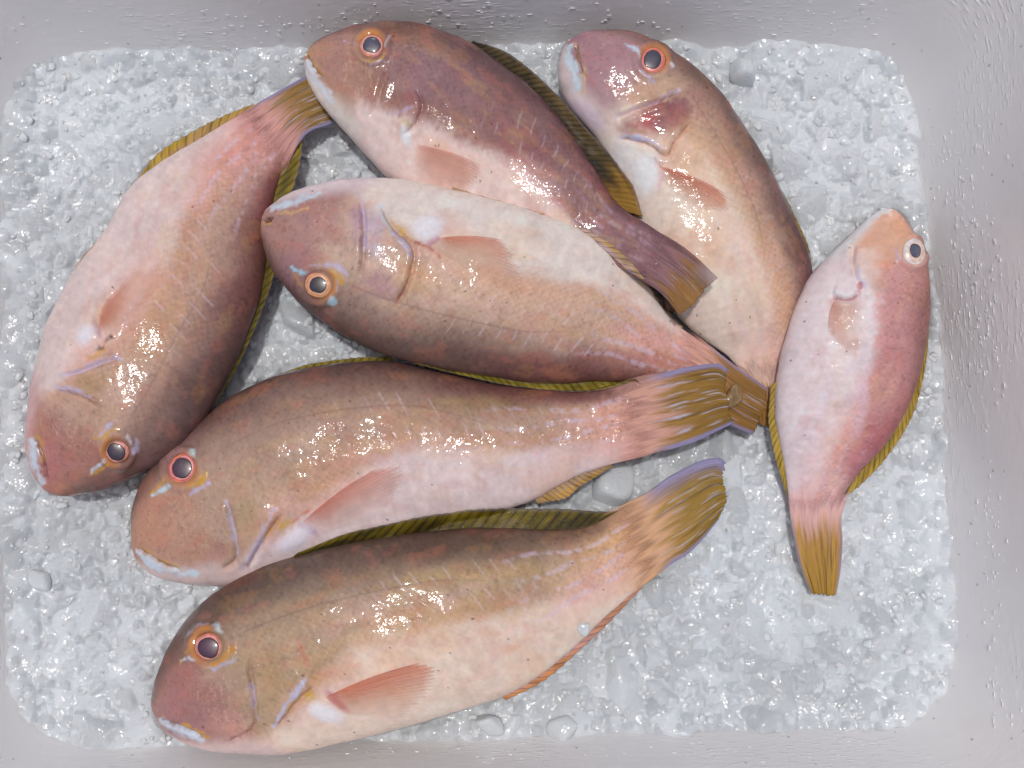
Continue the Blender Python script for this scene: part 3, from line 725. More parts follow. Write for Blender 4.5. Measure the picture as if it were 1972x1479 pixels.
def build_body(fd, parent):
    k = fd["key"]
    lin_u = np.linspace(0, 1, NU)
    fpar = 0.35 * lin_u ** 2.0 + 0.65 * lin_u
    Dc = catmull(fd["D"], 1600, 0.012); Vc = catmull(fd["V"], 1600, 0.012)
    tip = (np.array(fd["D"][0]) + np.array(fd["V"][0])) / 2
    Dc[0] = tip; Vc[0] = tip
    base = np.linspace(0, 1, 1600)
    Dp = np.stack([np.interp(fpar, base, Dc[:, i]) for i in (0, 1)], 1)
    Vp = np.stack([np.interp(fpar, base, Vc[:, i]) for i in (0, 1)], 1)
    zc = interp(fd["z"], fpar)
    kk = np.hanning(61); kk /= kk.sum()
    zc = np.convolve(np.pad(zc, 30, mode='edge'), kk, 'valid')
    P3d = unproject(Dp[:, 0], Dp[:, 1], zc); P3v = unproject(Vp[:, 0], Vp[:, 1], zc)
    M = (P3d + P3v) / 2; Hv = (P3d - P3v) / 2
    hd = np.linalg.norm(Hv, axis=1)
    ratio = np.interp(fpar, [0, .06, .15, .3, .5, .7, .85, 1], [.72, .66, .58, .54, .52, .46, .36, .04])
    h = hd * ratio
    ph = np.concatenate([np.linspace(0, math.pi, NTOP), np.linspace(math.pi, 2 * math.pi, NBOT + 2)[1:-1]])
    nv = len(ph)
    cs = np.cos(ph); sn = np.sin(ph)
    zprof = np.sign(sn) * np.abs(sn) ** 0.92
    # the back is a little sharper than the belly
    V = M[:, None, :] + Hv[:, None, :] * cs[None, :, None]
    V[..., 2] += h[:, None] * zprof[None, :]
    f = np.repeat(fpar[:, None], nv, 1); t = np.repeat(cs[None, :], NU, 0)
    V = V.reshape(-1, 3); f = f.ravel(); t = t.ravel()
    px, py = project(V)
    length = np.linalg.norm(np.diff((Dp + Vp) / 2, axis=0), axis=1).sum()
    spx = f * length
    hdp = np.repeat((hd / S)[:, None], nv, 1).ravel()
    tpx = t * hdp
    top = np.repeat((sn >= 0)[None, :], NU, 0).ravel()

    # ---- normals of the smooth shape
    G = V.reshape(NU, nv, 3)
    du = np.gradient(G, axis=0); dv = (np.roll(G, -1, 1) - np.roll(G, 1, 1))
    nrm = np.cross(du, dv); ln = np.linalg.norm(nrm, axis=2, keepdims=True)
    nrm = nrm / np.maximum(ln, 1e-12)
    cen = M[:, None, :]
    flip = np.sign(((G - cen) * nrm).sum(2, keepdims=True)); nrm = nrm * np.where(flip == 0, 1, flip)
    nrm = nrm.reshape(-1, 3)

    # ---- relief
    disp = np.zeros(len(V))
    for pts, w, dep in fd.get("grooves", []):
        c = catmull(pts, 60)
        d, al = polydist(px, py, c[::3])
        fade = sstep(0, .12, al) * sstep(1, .88, al)
        disp -= dep * 0.0022 * np.exp(-(d / w) ** 2) * fade
        disp += dep * 0.0009 * np.exp(-((d - 2.2 * w) / (1.6 * w)) ** 2) * fade
    for gi, amt in ((0, .0007), (1, .0016)):
        c = catmull(fd["grooves"][gi][0], 40)[::3]
        best = np.full(px.shape, 1e9); sgn = np.zeros(px.shape); esg = 0; eb = 1e9
        for a_, b_ in zip(c[:-1], c[1:]):
            dd = b_ - a_; L2 = dd @ dd
            tt = np.clip(((px - a_[0]) * dd[0] + (py - a_[1]) * dd[1]) / L2, 0, 1)
            q = np.hypot(px - a_[0] - tt * dd[0], py - a_[1] - tt * dd[1])
            m_ = q < best; best = np.where(m_, q, best)
            sgn = np.where(m_, np.sign(dd[0] * (py - a_[1]) - dd[1] * (px - a_[0])), sgn)
            te = np.clip(((fd["eye"][0] - a_[0]) * dd[0] + (fd["eye"][1] - a_[1]) * dd[1]) / L2, 0, 1)
            qe = np.hypot(fd["eye"][0] - a_[0] - te * dd[0], fd["eye"][1] - a_[1] - te * dd[1])
            if qe < eb: eb = qe; esg = np.sign(dd[0] * (fd["eye"][1] - a_[1]) - dd[1] * (fd["eye"][0] - a_[0]))
        _, al = polydist(px, py, c)
        sd_ = best * sgn * esg
        disp += amt * sstep(-1.5, 3.0, sd_) * np.exp(-np.maximum(sd_, 0) / 40) * sstep(0, .15, al) * sstep(1, .85, al)
    for b in fd.get("blobs", [])[:1]:
        a = math.radians(b[4]); x = px - b[0]; y = py - b[1]
        q = np.hypot((x * math.cos(a) + y * math.sin(a)) / b[2], (-x * math.sin(a) + y * math.cos(a)) / b[3])
        disp += 0.0010 * sstep(1.3, .1, q)
    ex, ey, er = fd["eye"][:3]
    q = np.hypot(px - ex, py - ey) / er
    disp += 0.0018 * np.exp(-((q - 1.25) / .28) ** 2) - 0.0012 * sstep(1.0, .6, q)
    scaly = sstep(fd["gill"] - .02, fd["gill"] + .08, f + .04 * t) * sstep(1.0, .9, np.abs(t)) * sstep(1.02, .9, f)
    disp += 0.00035 * (fbm(spx / 34, tpx / 24, 5 + k) - .5) * 2
    disp += 0.0010 * (fbm(spx / 110, tpx / 80, 25 + k, 2) - .5) * 2 * sstep(0, .1, f)
    V2 = V + nrm * (disp * sstep(0, .03, f))[:, None]

    # ---- pigment
    n_lo = fbm(spx / 120, tpx / 80, 40 + k) - .5
    n_mid = fbm(spx / 40, tpx / 26, 50 + k) - .5
    n_hi = fbm(spx / 9, tpx / 14, 60 + k, 3) - .5
    n_str = fbm(spx / 7, tpx / 60, 70 + k, 3) - .5

    def mixc(c, target, m):
        return c + (alb(target) - c) * np.clip(m, 0, 1)[:, None]
    tw = t + n_lo * .25 + n_mid * .18
    fl = np.array(fd['flank']) * .78 + np.array([206, 180, 152]) * .22
    do = np.array(fd['dors']) * .96 + np.array([160, 142, 110]) * .04
    if k in (2, 6): fl, do = np.array(fd['flank']), np.array(fd['dors'])
    C = np.tile(alb(fl), (len(V), 1))
    C = mixc(C, tuple(do), sstep(.2, .95, tw))
    C = mixc(C, fd["rear"], sstep(.45, .95, tw + n_mid * .2) * sstep(.45, .75, f) * .9)
    tb = interp(fd["tb"], f)
    # warm transition band then belly
    C = mixc(C, tuple(np.clip(np.array(fd["flank"]) * 1.02 + np.array([16, 0, -14]), 0, 255)), np.exp(-((tw - tb) / .22) ** 2) * .35)
    C = mixc(C, tuple(np.minimum(np.array(fd['belly']) + np.array([2, 1, 1]), 226)), sstep(tb + .14, tb - .12, t + n_mid * .16 + n_str * .10 + n_hi * .1))
    bx = np.array(fd["belly"]) * np.array([1.0, .93, .86])
    C = mixc(C, tuple(bx), sstep(.05, .3, n_lo) * sstep(tb + .1, tb - .2, t) * .7)
    # tail stalk
    C = mixc(C, fd["ped"], sstep(.72, .92, f + n_lo * .1) * sstep(1.1, .2, np.abs(t - .05)) * .75)
    # head
    hm = sstep(fd["gill"] * .82 + .02, fd["gill"] * .82 - .04, f + .05 * (1 - t * t) - .06 + n_mid * .04)
    headc = np.tile(alb(fd["head"]), (len(V), 1))
    headc = mixc(headc, fd["dors"], sstep(.35, .95, t + n_lo * .3) * .8)
    headc = mixc(headc, (176, 128, 100), sstep(.02, .25, n_lo) * .5)
    headc = mixc(headc, (150, 108, 120), sstep(.02, .25, -n_lo) * .4)
    headc = mixc(headc, fd["chin"], sstep(-.5, -.9, t + n_mid * .2))
    C = C + (headc - C) * hm[:, None]
    C = mixc(C, fd['ped'], sstep(.87, .97, f + n_hi * .05) * .9)
    # larger coloured areas
    for b in fd["blobs"][1:]:
        a = math.radians(b[4]); x = px - b[0]; y = py - b[1]
        q = np.hypot((x * math.cos(a) + y * math.sin(a)) / b[2], (-x * math.sin(a) + y * math.cos(a)) / b[3])
        C = mixc(C, b[5], sstep(1.25, .25, q + n_mid * .7 + n_hi * .2) * b[6])
    C = C * (1 - .40 * sstep(.5, 1.0, t + n_mid * .2 + n_lo * .3))[:, None]
    mid_ = np.exp(-((t - tb - .05) / .35) ** 2)
    C = mixc(C, (216, 160, 120), sstep(.0, .28, fbm(spx / 150, tpx / 60, 180 + k) - .48) * mid_ * .25 * scaly)
    C = mixc(C, (218, 168, 164), sstep(.0, .28, fbm(spx / 130, tpx / 60, 190 + k) - .48) * mid_ * .4 * scaly)
    # mottling and fine vertical grain
    C = C * (1 + n_mid[:, None] * .26 + (n_hi * .17)[:, None] * (.35 + .65 * scaly)[:, None] * np.array([1, 1.03, 1.06]) + (n_str * .13 * scaly)[:, None])
    C = mixc(C, (186, 136, 70), sstep(.12, .3, fbm(spx / 60, tpx / 22, 80 + k) - .42 + n_hi * .2) * scaly * .16 * sstep(-.6, -.1, t))
    fine = fbm(spx / 5, tpx / 6, 140 + k, 2)
    C = C * (1 - .20 * sstep(.62, .82, fine) * sstep(tb - .1, tb + .3, t))[:, None]
    C = mixc(C, (188, 110, 92), sstep(.50, .80, fbm(spx / 34, tpx / 18, 150 + k)) * .22 * sstep(-.95, -.5, t))
    C = mixc(C, (210, 176, 120), sstep(.48, .80, fbm(spx / 46, tpx / 16, 160 + k)) * .16 * sstep(-.95, -.3, t) * sstep(.8, .4, t) * scaly)
    opc = sstep(fd["gill"] * .72, fd["gill"] * .8, f + .03) * sstep(fd["gill"] + .05, fd["gill"], f) * sstep(-.7, -.45, t) * sstep(.6, .3, t)
    sq = np.abs(fbm(px / 7 + .6 * n_mid, py / 16, 170 + k, 2) - .5)
    C = mixc(C, (196, 172, 146), sstep(.05, .01, sq) * opc * .35)
    # pale bars on the rear flank scales
    for row, (t0, t1) in enumerate(((.62, .30), (.28, -.02), (-.02, -.34))):
        dx = 26.0
        off = row * 13 + 6 * (noise(tpx / 30, spx * 0 + row, 90 + k) - .5)
        lean = .28
        ph_ = (spx + lean * tpx + off + 7 * (noise(spx / 60, tpx / 30, 91 + k) - .5)) / dx
        fr_ = np.abs(ph_ - np.round(ph_)) * dx
        idx = np.round(ph_)
        hh = hash2(idx, np.full(idx.shape, row * 7.0), 93 + k)
        on = sstep(.15, .45, hh)
        mid = (t0 + t1) / 2 + (hh - .5) * .14; hw = abs(t0 - t1) / 2 * (.5 + .5 * hash2(idx, idx * 0 + row, 95 + k))
        m = sstep(2.4, .6, fr_ + 3.0 * n_hi) * sstep(hw, hw * .6, np.abs(t - mid)) * on
        m = m * sstep(.42, .55, f) * sstep(.86, .74, f) * (1.0 if row < 2 else .5)
        C = mixc(C, (206, 190, 198), m * fd.get("bars", .32))
    # beaded pale lines along the tail stalk
    for tl in (.56, .26, -.04, -.34):
        d = np.abs(t - tl + .04 * np.sin(spx / 26 + tl * 9) + .06 * n_mid) * hdp
        bead = sstep(-.14, .16, n_hi + n_mid * .6)
        m = sstep(6.5, 1.5, d) * sstep(.68, .8, f) * bead
        C = mixc(C, (196, 184, 204), m * fd.get("lines", .42))
    # lateral line, thin and dark
    ll = .46 - .25 * sstep(.6, .8, f)
    C = mixc(C, fd["dors"], sstep(2.5, .6, np.abs(t - ll) * hdp) * sstep(fd["gill"], fd["gill"] + .05, f) * sstep(.75, .6, f) * .4)
    # specks
    sp = hash2(np.floor(px / 3), np.floor(py / 3), 77 + k)
    C = mixc(C, (70, 46, 42), (sp > .9993) * .8)
    # pectoral base lobe and marks
    b = fd["blobs"][0]
    a = math.radians(b[4]); x = px - b[0]; y = py - b[1]
    q = np.hypot((x * math.cos(a) + y * math.sin(a)) / b[2], (-x * math.sin(a) + y * math.cos(a)) / b[3])
    C = mixc(C, b[5], sstep(1.35, .35, q + n_mid * .6) * b[6])
    wx = (fbm(px / 11, py / 11, 111 + k, 3) - .5) * 2; wy = (fbm(px / 11, py / 11, 222 + k, 3) - .5) * 2
    for pts, w, c, s in fd["strokes"]:
        cc = catmull(pts, 40)
        d, al = polydist(px + 5 * wx, py + 5 * wy, cc[::3])
        w = w * (.8 if w < 7.5 else 1.0)
        s = s * (1 if w > 7.5 else np.clip(.45 + 1.1 * noise(al * 5 + k, al * 0 + w, 31), .2, 1))
        wv = w * (.55 + .45 * np.sin(np.clip(al, .02, .98) * math.pi)) * (1 + n_mid * 1.4)
        C = mixc(C, c, sstep(wv * 1.25 + 2.2, wv * .2 - 1, d + n_hi * 6) * s * (.92 + .5 * n_mid))
    if k != 6:                                        # dark gap between the jaws
        cc = catmull(fd["grooves"][-1][0], 40); d, al = polydist(px + 3 * wx, py + 3 * wy, cc[::3])
        C = mixc(C, (92, 56, 48), sstep(2.6, .4, d) * .65 * sstep(0, .1, al) * sstep(1, .7, al))
    cc = catmull(fd["grooves"][1][0], 40); d, al = polydist(px + 3 * wx, py + 3 * wy, cc[::3])  # gill-cover fold: dark membrane edge, with crease shade painted in for depth
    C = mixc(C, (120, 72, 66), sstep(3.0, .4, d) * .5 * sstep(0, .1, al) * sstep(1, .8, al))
    # socket rim
    q = np.hypot(px - ex, py - ey) / er
    C = mixc(C, (196, 130, 60) if k != 6 else (220, 190, 170), np.exp(-((q - 1.02) / .2) ** 2) * (.22 + n_mid * 1.5 + .45 * np.cos(np.arctan2(py - ey, px - ex) - 2.5 - k)))
    C = mixc(C, (96, 66, 62), np.exp(-((q - .9) / .05) ** 2) * .4)
    # blend into the tail fin colour
    C = np.clip(C * np.array([.985, 1.0, 1.035]), .01, .92)
    sc_w = scaly * (.25 + .75 * sstep(-.25, .12, t - tb)) * (.5 + .9 * (fbm(spx / 90, tpx / 50, 130 + k) - .15))
    vec = np.column_stack([spx / 14.0, tpx / 12.0, np.clip(sc_w, 0, 1.2)])

    # closed tail end
    F = grid_faces(NU, nv, wrap=True)
    capc = len(V2)
    V2 = np.vstack([V2, V2[(NU - 1) * nv:].mean(0)])
    C = np.vstack([C, C[-1:]]); vec = np.vstack([vec, vec[-1:]])
    last = (NU - 1) * nv + np.arange(nv)
    cap = np.stack([last, np.roll(last, -1), np.full(nv, capc), np.full(nv, capc)], 1)
    F = F[nv:]                                        # first ring is one point: use a fan there
    tipi = len(V2)
    V2 = np.vstack([V2, V2[0:nv].mean(0)]); C = np.vstack([C, C[:1]]); vec = np.vstack([vec, vec[:1]])
    r1 = nv + np.arange(nv)
    tris = [[tipi, int(np.roll(r1, -1)[i]), int(r1[i])] for i in range(nv)] + [[int(a[0]), int(a[1]), int(a[2])] for a in cap]
    me = bpy.data.meshes.new("body")
    nq = len(F); ntr = len(tris)
    loops = np.concatenate([F.ravel(), np.array(tris).ravel()]).astype(np.int32)
    me.vertices.add(len(V2)); me.vertices.foreach_set("co", V2.astype(np.float32).ravel())
    me.loops.add(len(loops)); me.loops.foreach_set("vertex_index", loops)
    me.polygons.add(nq + ntr)
    me.polygons.foreach_set("loop_start", np.concatenate([np.arange(nq) * 4, nq * 4 + np.arange(ntr) * 3]).astype(np.int32))
    me.polygons.foreach_set("loop_total", np.concatenate([np.full(nq, 4), np.full(ntr, 3)]).astype(np.int32))
    me.update(calc_edges=True)
    me.polygons.foreach_set("use_smooth", np.ones(nq + ntr, bool))
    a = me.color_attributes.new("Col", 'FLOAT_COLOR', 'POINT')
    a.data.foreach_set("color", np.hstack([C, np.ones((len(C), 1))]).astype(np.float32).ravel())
    a = me.attributes.new("skin", 'FLOAT_VECTOR', 'POINT')
    a.data.foreach_set("vector", vec.astype(np.float32).ravel())
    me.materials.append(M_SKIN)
    # make all normals point outwards
    o = bpy.data.objects.new("body", me); col.objects.link(o)
    o.parent = parent; o.matrix_parent_inverse = parent.matrix_world.inverted()
    step = 4
    ru = np.arange(1, NU, step); Gs = V2[:NU * nv].reshape(NU, nv, 3)[ru][:, ::2]
    Vs = Gs.reshape(-1, 3); Fs = grid_faces(Gs.shape[0], Gs.shape[1], wrap=True)
    bvh = BVHTree.FromPolygons([tuple(v) for v in Vs], [tuple(int(i) for i in q) for q in Fs])
    BVHS[k] = bvh
    fd["_Dp"], fd["_Vp"], fd["_zc"], fd["_h"], fd["_f"] = Dp, Vp, zc, h, fpar
    return o


def edge_z(fd, P, side):
    """height of the fish's own middle plane next to pixel points P"""
    E = fd["_Dp"] if side == 'D' else fd["_Vp"]
    d = np.linalg.norm(P[:, None, :] - E[None, :, :], axis=2)
    return fd["_zc"][d.argmin(1)]


def sheet(name, Pg, Zg, Cg, parent, thick, mat, vec, drape=(), lift=0.0012):
    """a thin closed sheet from a grid of photo pixels and heights"""
    nu, nv = Zg.shape
    P = unproject(Pg[..., 0].ravel(), Pg[..., 1].ravel(), Zg.ravel())
    for b in drape:
        for i in range(len(P)):
            r = hit(BVHS[b], Pg.reshape(-1, 2)[i, 0], Pg.reshape(-1, 2)[i, 1])
            if r is not None:
                d = P[i] - CAM; dist = np.linalg.norm(d)
                if r[2] - lift < dist:
                    P[i] = CAM + d / dist * (r[2] - lift)
    if drape:
        Q = P.reshape(nu, nv, 3)
        for _ in range(3):
            Q[1:-1] = (Q[:-2] + 2 * Q[1:-1] + Q[2:]) / 4
        P = Q.reshape(-1, 3)
    th = np.broadcast_to(thick, Zg.shape).ravel()
    top = P.copy(); top[:, 2] += th / 2
    bot = P.copy(); bot[:, 2] -= th / 2
    V = np.vstack([top, bot])
    F1 = grid_faces(nu, nv); F2 = grid_faces(nu, nv, off=nu * nv)[:, ::-1]
    loop = np.concatenate([np.arange(nv), np.arange(1, nu) * nv + nv - 1, (nu - 1) * nv + np.arange(nv - 2, -1, -1), np.arange(nu - 2, 0, -1) * nv])
    l2 = np.roll(loop, -1)
    F3 = np.stack([loop, loop + nu * nv, l2 + nu * nv, l2], 1)
    C = np.vstack([Cg.reshape(-1, 4)] * 2); vv = np.vstack([vec.reshape(-1, 3)] * 2)
    o = make_mesh(name, V, np.vstack([F1, F2, F3]), mat, parent, True, C, vv)
    return o


def strip_fin(fd, name, spec, parent, side, drape=(), rays=26, droop=-.002, slant=1.0):
    A, B, c0, c1 = spec
    nu, nv = 170, 14
    a = catmull(A, nu, .02); b = catmull(B, nu, .02)
    u = np.linspace(0, 1, nu)[:, None]; v = np.linspace(0, 1, nv)[None, :]
    # root sunk a little into the body
    inn = (a - b); inn /= np.maximum(np.linalg.norm(inn, axis=1, keepdims=True), 1e-6)
    a = a + inn * 7
    lenb = np.linalg.norm(b - a, axis=1)
    scal = 1 - .09 * np.abs(np.sin(u[:, 0] * rays * math.pi)) ** .6 * 1.0 - .05 * noise(u[:, 0] * rays * .7, u[:, 0] * 0, 3)
    v_eff = v * scal[:, None]
    Pg = a[:, None, :] * (1 - v_eff[..., None]) + b[:, None, :] * v_eff[..., None]
    z0 = edge_z(fd, a, side)
    seed = fd["key"] * 3 + len(name)
    wav = (noise(u * 7, u * 0, seed) - .5)
    Zg = z0[:, None] + droop * v + .0016 * wav * v + 0 * u
    rp = u * rays - slant * v * 1.5
    ray = np.abs(np.sin(rp * math.pi))
    Zg = Zg + .0003 * (1 - ray) * np.minimum(1, 3 * v)
    n1 = fbm(rp * 1.3, v * 1.5 + 0 * u, seed + 1) - .5
    n2 = fbm(rp * .35, v * 2.5 + 0 * u, seed + 2) - .5
    m = np.clip(.1 + .6 * sstep(.3, 1.0, v + 0 * u) + n2 * 1.6 + .3 * (ray - .5), 0, 1)
    C = alb(c0) * (1 - m[..., None]) + alb(c1) * m[..., None]
    dk_ = .5 if (fd['key'] == 7 and name == 'dorsal_fin') else .7
    C = C * dk_ * (.55 + .6 * sstep(0, .6, ray) + n1 * 1.0)[..., None]
    bl = sstep(.12, .3, n2 + n1 * .4) * sstep(.9, .4, v + 0 * u)
    C = C + (alb((130, 130, 150)) - C) * (bl * .14)[..., None]
    if fd['key'] == 2 and name == 'dorsal_fin':
        C = C + (alb((150, 112, 40)) - C) * (sstep(.72, .9, u + n2 * .2) * .8 * (.6 + .4 * ray))[..., None]
    ed = sstep(.88, .98, v + 0 * u)
    C = C + (alb((120, 116, 130)) - C) * (ed * .5)[..., None]
    Cg = np.concatenate([np.clip(C, .008, .9), np.full((nu, nv, 1), 1.0)], 2)
    vec = np.stack([rp * 2.0, v * lenb[:, None] / 12, 0 * rp], -1)
    return sheet(name, Pg, Zg, Cg, parent, .0011 * (1 - .6 * v) + 0 * u, M_FIN, vec, drape)


def tail_fin(fd, parent, drape=()):
    k = fd["key"]
    nu, nv = 70, 60                      # across the rays, along the rays
    dt, vt = fd["_Dp"], fd["_Vp"]
    i0 = NU - 46
    a0, a1 = dt[i0], vt[i0]
    E = catmull(fd["tail_end"], nu)
    d_end, v_end = E[0], E[-1]
    if k == 4: d_end, v_end = E[0], E[-1]
    te = fd.get("tail_edge", ([], []))
    top = catmull([tuple(a0)] + [tuple(dt[-1])] + list(te[0]) + [tuple(d_end)], nv)
    botl = list(te[1])
    if botl:                              # given from tip to root
        d_first = np.hypot(*(np.array(botl[0]) - v_end)); d_last = np.hypot(*(np.array(botl[-1]) - v_end))
        if d_first < d_last: botl = botl[::-1]
    bot = catmull([tuple(a1)] + [tuple(vt[-1])] + botl + [tuple(v_end)], nv)
    u = np.linspace(0, 1, nu)[:, None]; v = np.linspace(0, 1, nv)[None, :]
    # coons patch: root line, end line, two side edges
    root = a0[None] * (1 - u) + a1[None] * u
    Sv = (1 - u)[..., None] * top[None] + u[..., None] * bot[None]
    Su = (1 - v)[..., None] * root[:, None] + v[..., None] * E[:, None]
    cor = ((1 - u) * (1 - v))[..., None] * a0 + (u * (1 - v))[..., None] * a1 + ((1 - u) * v)[..., None] * E[0] + (u * v)[..., None] * E[-1]
    Pg = Sv + Su - cor
    rays = 26
    seed = 200 + k
    # ragged end
    lastdir = Pg[:, -1] - Pg[:, -4]
    lastdir /= np.maximum(np.linalg.norm(lastdir, axis=1, keepdims=True), 1e-6)
    rag = (noise(u[:, 0] * rays * 1.6, u[:, 0] * 0, seed) - .6) * 6
    Pg = Pg + (lastdir * rag[:, None])[:, None, :] * (sstep(.6, 1, v)[..., None])
    axis = np.concatenate([(dt[i0:] + vt[i0:]) / 2, [(E[0] + E[-1]) / 2]])
    cum = np.concatenate([[0], np.cumsum(np.linalg.norm(np.diff(axis, axis=0), axis=1))]); cum /= cum[-1]
    vb = cum[-2]
    zline = np.interp(v[0], cum, np.concatenate([fd["_zc"][i0:], [fd["tail_z"]]]))
    hline = np.interp(v[0], cum, np.concatenate([fd["_h"][i0:], [0]]))
    Zg = zline[None] + hline[None] * np.clip(1 - (2 * u - 1) ** 2, 0, 1) ** .46 + .0004
    Zg = Zg + .0022 * np.sin(u * 5 + k) * sstep(vb, 1, v) * (1 if k != 6 else .4)
    rp = u * rays
    ray = np.abs(np.sin(rp * math.pi))
    Zg = Zg + .0003 * ray * sstep(.3, .5, v)
    n1 = fbm(rp * 1.2, v * 3, seed + 1) - .5
    n2 = fbm(rp * .4, v * 3, seed + 2) - .5
    base = np.array(fd.get("tail0", (178, 132, 62))); tipc = np.array(fd.get("tail1", (138, 104, 40)))
    base = base * .85 + np.array([160, 140, 110]) * .15; tipc = tipc * .85 + np.array([120, 108, 80]) * .15
    C = alb(base) * (1 - v[..., None] ** 1.2) + alb(tipc) * v[..., None] ** 1.2 + 0 * u[..., None]
    C = C * .85
    C = C + (alb(fd["ped"]) - C) * (sstep(vb + .22, vb - .05, v + n2 * .35 + n1 * .3))[..., None]
    C = C * (1 + n1 * .3 + n2 * .45)[..., None]
    stre = sstep(.62, .8, fbm(rp * 1.7, v * 4.5, seed + 5)) * sstep(vb - .1, vb + .1, v) * fd.get("streak", 1.0)
    C = C + (alb((176, 176, 196)) - C) * (stre * .8)[..., None]
    dk = sstep(.55, .75, fbm(rp * 1.1, v * 2.2, seed + 8)) * sstep(.3, .7, v)
    C = C + (alb((84, 66, 34)) - C) * (dk * .6)[..., None]
    edge = np.maximum(sstep({7: .26, 5: .11}.get(k, .075), .03, u + n2 * .08), sstep(.925, .97, u + n2 * .03)) * sstep(vb - .1, vb + .1, v) * fd.get("tedge", 1.0)
    C = C + (alb((134, 130, 168)) - C) * (edge * .9)[..., None]
    Cg = np.concatenate([np.clip(C, .01, .9), np.ones((nu, nv, 1))], 2)
    Cg[..., 3] = sstep(vb * .45, vb * .97, v + n1 * .3 * vb + n2 * .3 * vb)
    # clear grey tip
    if fd.get("clear_tip"):
        Cg[..., 3] *= 1 - .5 * sstep(.8, .98, v + 0 * u) * sstep(.4, .05, u)
        Cg[..., :3] += (alb((150, 128, 130)) - Cg[..., :3]) * (sstep(.72, .9, v) * sstep(.4, .05, u))[..., None]
    L = np.linalg.norm(top[-1] - top[0])
    vec = np.stack([rp * 1.6 + 0 * v, v * L / 12 + 0 * u, 0 * rp * v], -1)
    hr = fd["_h"][i0] * 1.5
    edgeu = np.sqrt(np.clip(1 - (2 * u - 1) ** 2, 0, 1))
    th = .0011 + 0 * v * u
    return sheet("tail_fin", Pg, Zg, Cg, parent, th, M_FIN, vec, drape)


def pectoral(fd, parent):
    k = fd["key"]
    A, B, c0, c1 = fd["pect"]
    nu, nv = 60, 44
    A = np.array(A, float); A = A.mean(0) + (A - A.mean(0)) * .6
    c0 = np.array(c0) * .6 + np.array([228, 186, 168]) * .4; c1 = np.array(c1) * .6 + np.array([224, 148, 122]) * .4
    a = catmull(A, nu); b = catmull(B, nu)
    u = np.linspace(0, 1, nu)[:, None]; v = np.linspace(0, 1, nv)[None, :]
    seed = 300 + k
    rays = 17
    rag = 1 - .07 * np.abs(np.sin(u * rays * math.pi)) - .05 * noise(u * rays, u * 0, seed)
    rag = rag * (1 - .16 * np.abs(2 * u - 1) ** 3)
    ve = v * rag
    Pg = a[:, None] * (1 - ve[..., None]) + b[:, None] * ve[..., None]
    # gentle outward bow of the leading edge
    bow = np.array([-(b[0] - a[0])[1], (b[0] - a[0])[0]]); bow = bow / np.linalg.norm(bow)
    sgn = np.sign(np.dot(bow, a[0] - a[-1]))
    Pg = Pg + (bow * sgn * 9)[None, None, :] * (np.sin(ve * math.pi) * (1 - u) ** 2)[..., None]
    fl = Pg.reshape(-1, 2); Z = np.zeros(len(fl)); last = .02
    for i in range(len(fl)):
        r = hit(BVHS[k], fl[i, 0], fl[i, 1])
        if r is not None:
            last = r[0][2]; Z[i] = last
        else:
            Z[i] = np.nan
    Zg = Z.reshape(nu, nv)
    for i in range(nu):                    # carry the last height over where the fin leaves the body
        row = Zg[i]
        ok = ~np.isnan(row)
        Zg[i] = np.interp(np.arange(nv), np.where(ok)[0], row[ok]) if ok.any() else fd["_zc"].mean()
    Zg = np.apply_along_axis(lambda r: np.convolve(np.pad(r, 3, mode='edge'), np.ones(7) / 7, 'valid'), 1, Zg)
    Zg = np.apply_along_axis(lambda r: np.convolve(np.pad(r, 3, mode='edge'), np.ones(7) / 7, 'valid'), 0, Zg)
    rp = u * rays + 0 * v
    ray = np.abs(np.sin(rp * math.pi))
    Zg = Zg + .0012 + .0006 * ray * np.minimum(1, v * 4) + .0010 * v * (1 - u)
    n1 = fbm(rp * 1.2, v * 2, seed + 1) - .5
    m = np.clip(1.0 - u * 1.3 + (ray - .5) * -.25 + n1 * .9 - v * .25, 0, 1)
    C = alb(c0) * (1 - m[..., None]) + alb(c1) * m[..., None]
    C = C * (1.04 + n1 * .3 - .08 * (1 - ray))[..., None]
    al = np.clip(.85 - .55 * u - .25 * v + .12 * (1 - ray), .08, .95) * {1: .7, 2: .62, 3: .9, 4: .85, 5: .85, 6: .6, 7: 1.08}[k]
    al = al * sstep(1.0, .93, u) ** .7
    al = al * (1 - .45 * u ** 1.5) * sstep(-.04, .26, v + .06 * (1 - u))
    al = 1 - np.sqrt(1 - np.clip(al, 0, 1))
    al = np.clip(al * (1 - .7 * sstep(.9, 1, v + 0 * u)), .02, 1)
    Cg = np.concatenate([np.clip(C, .01, .9), al[..., None]], 2)
    vec = np.stack([rp * 1.6, v * 8 + 0 * u, 0 * rp], -1)
    return sheet("pectoral_fin", Pg, Zg, Cg, parent, .0007 + 0 * Zg, M_FIN, vec)


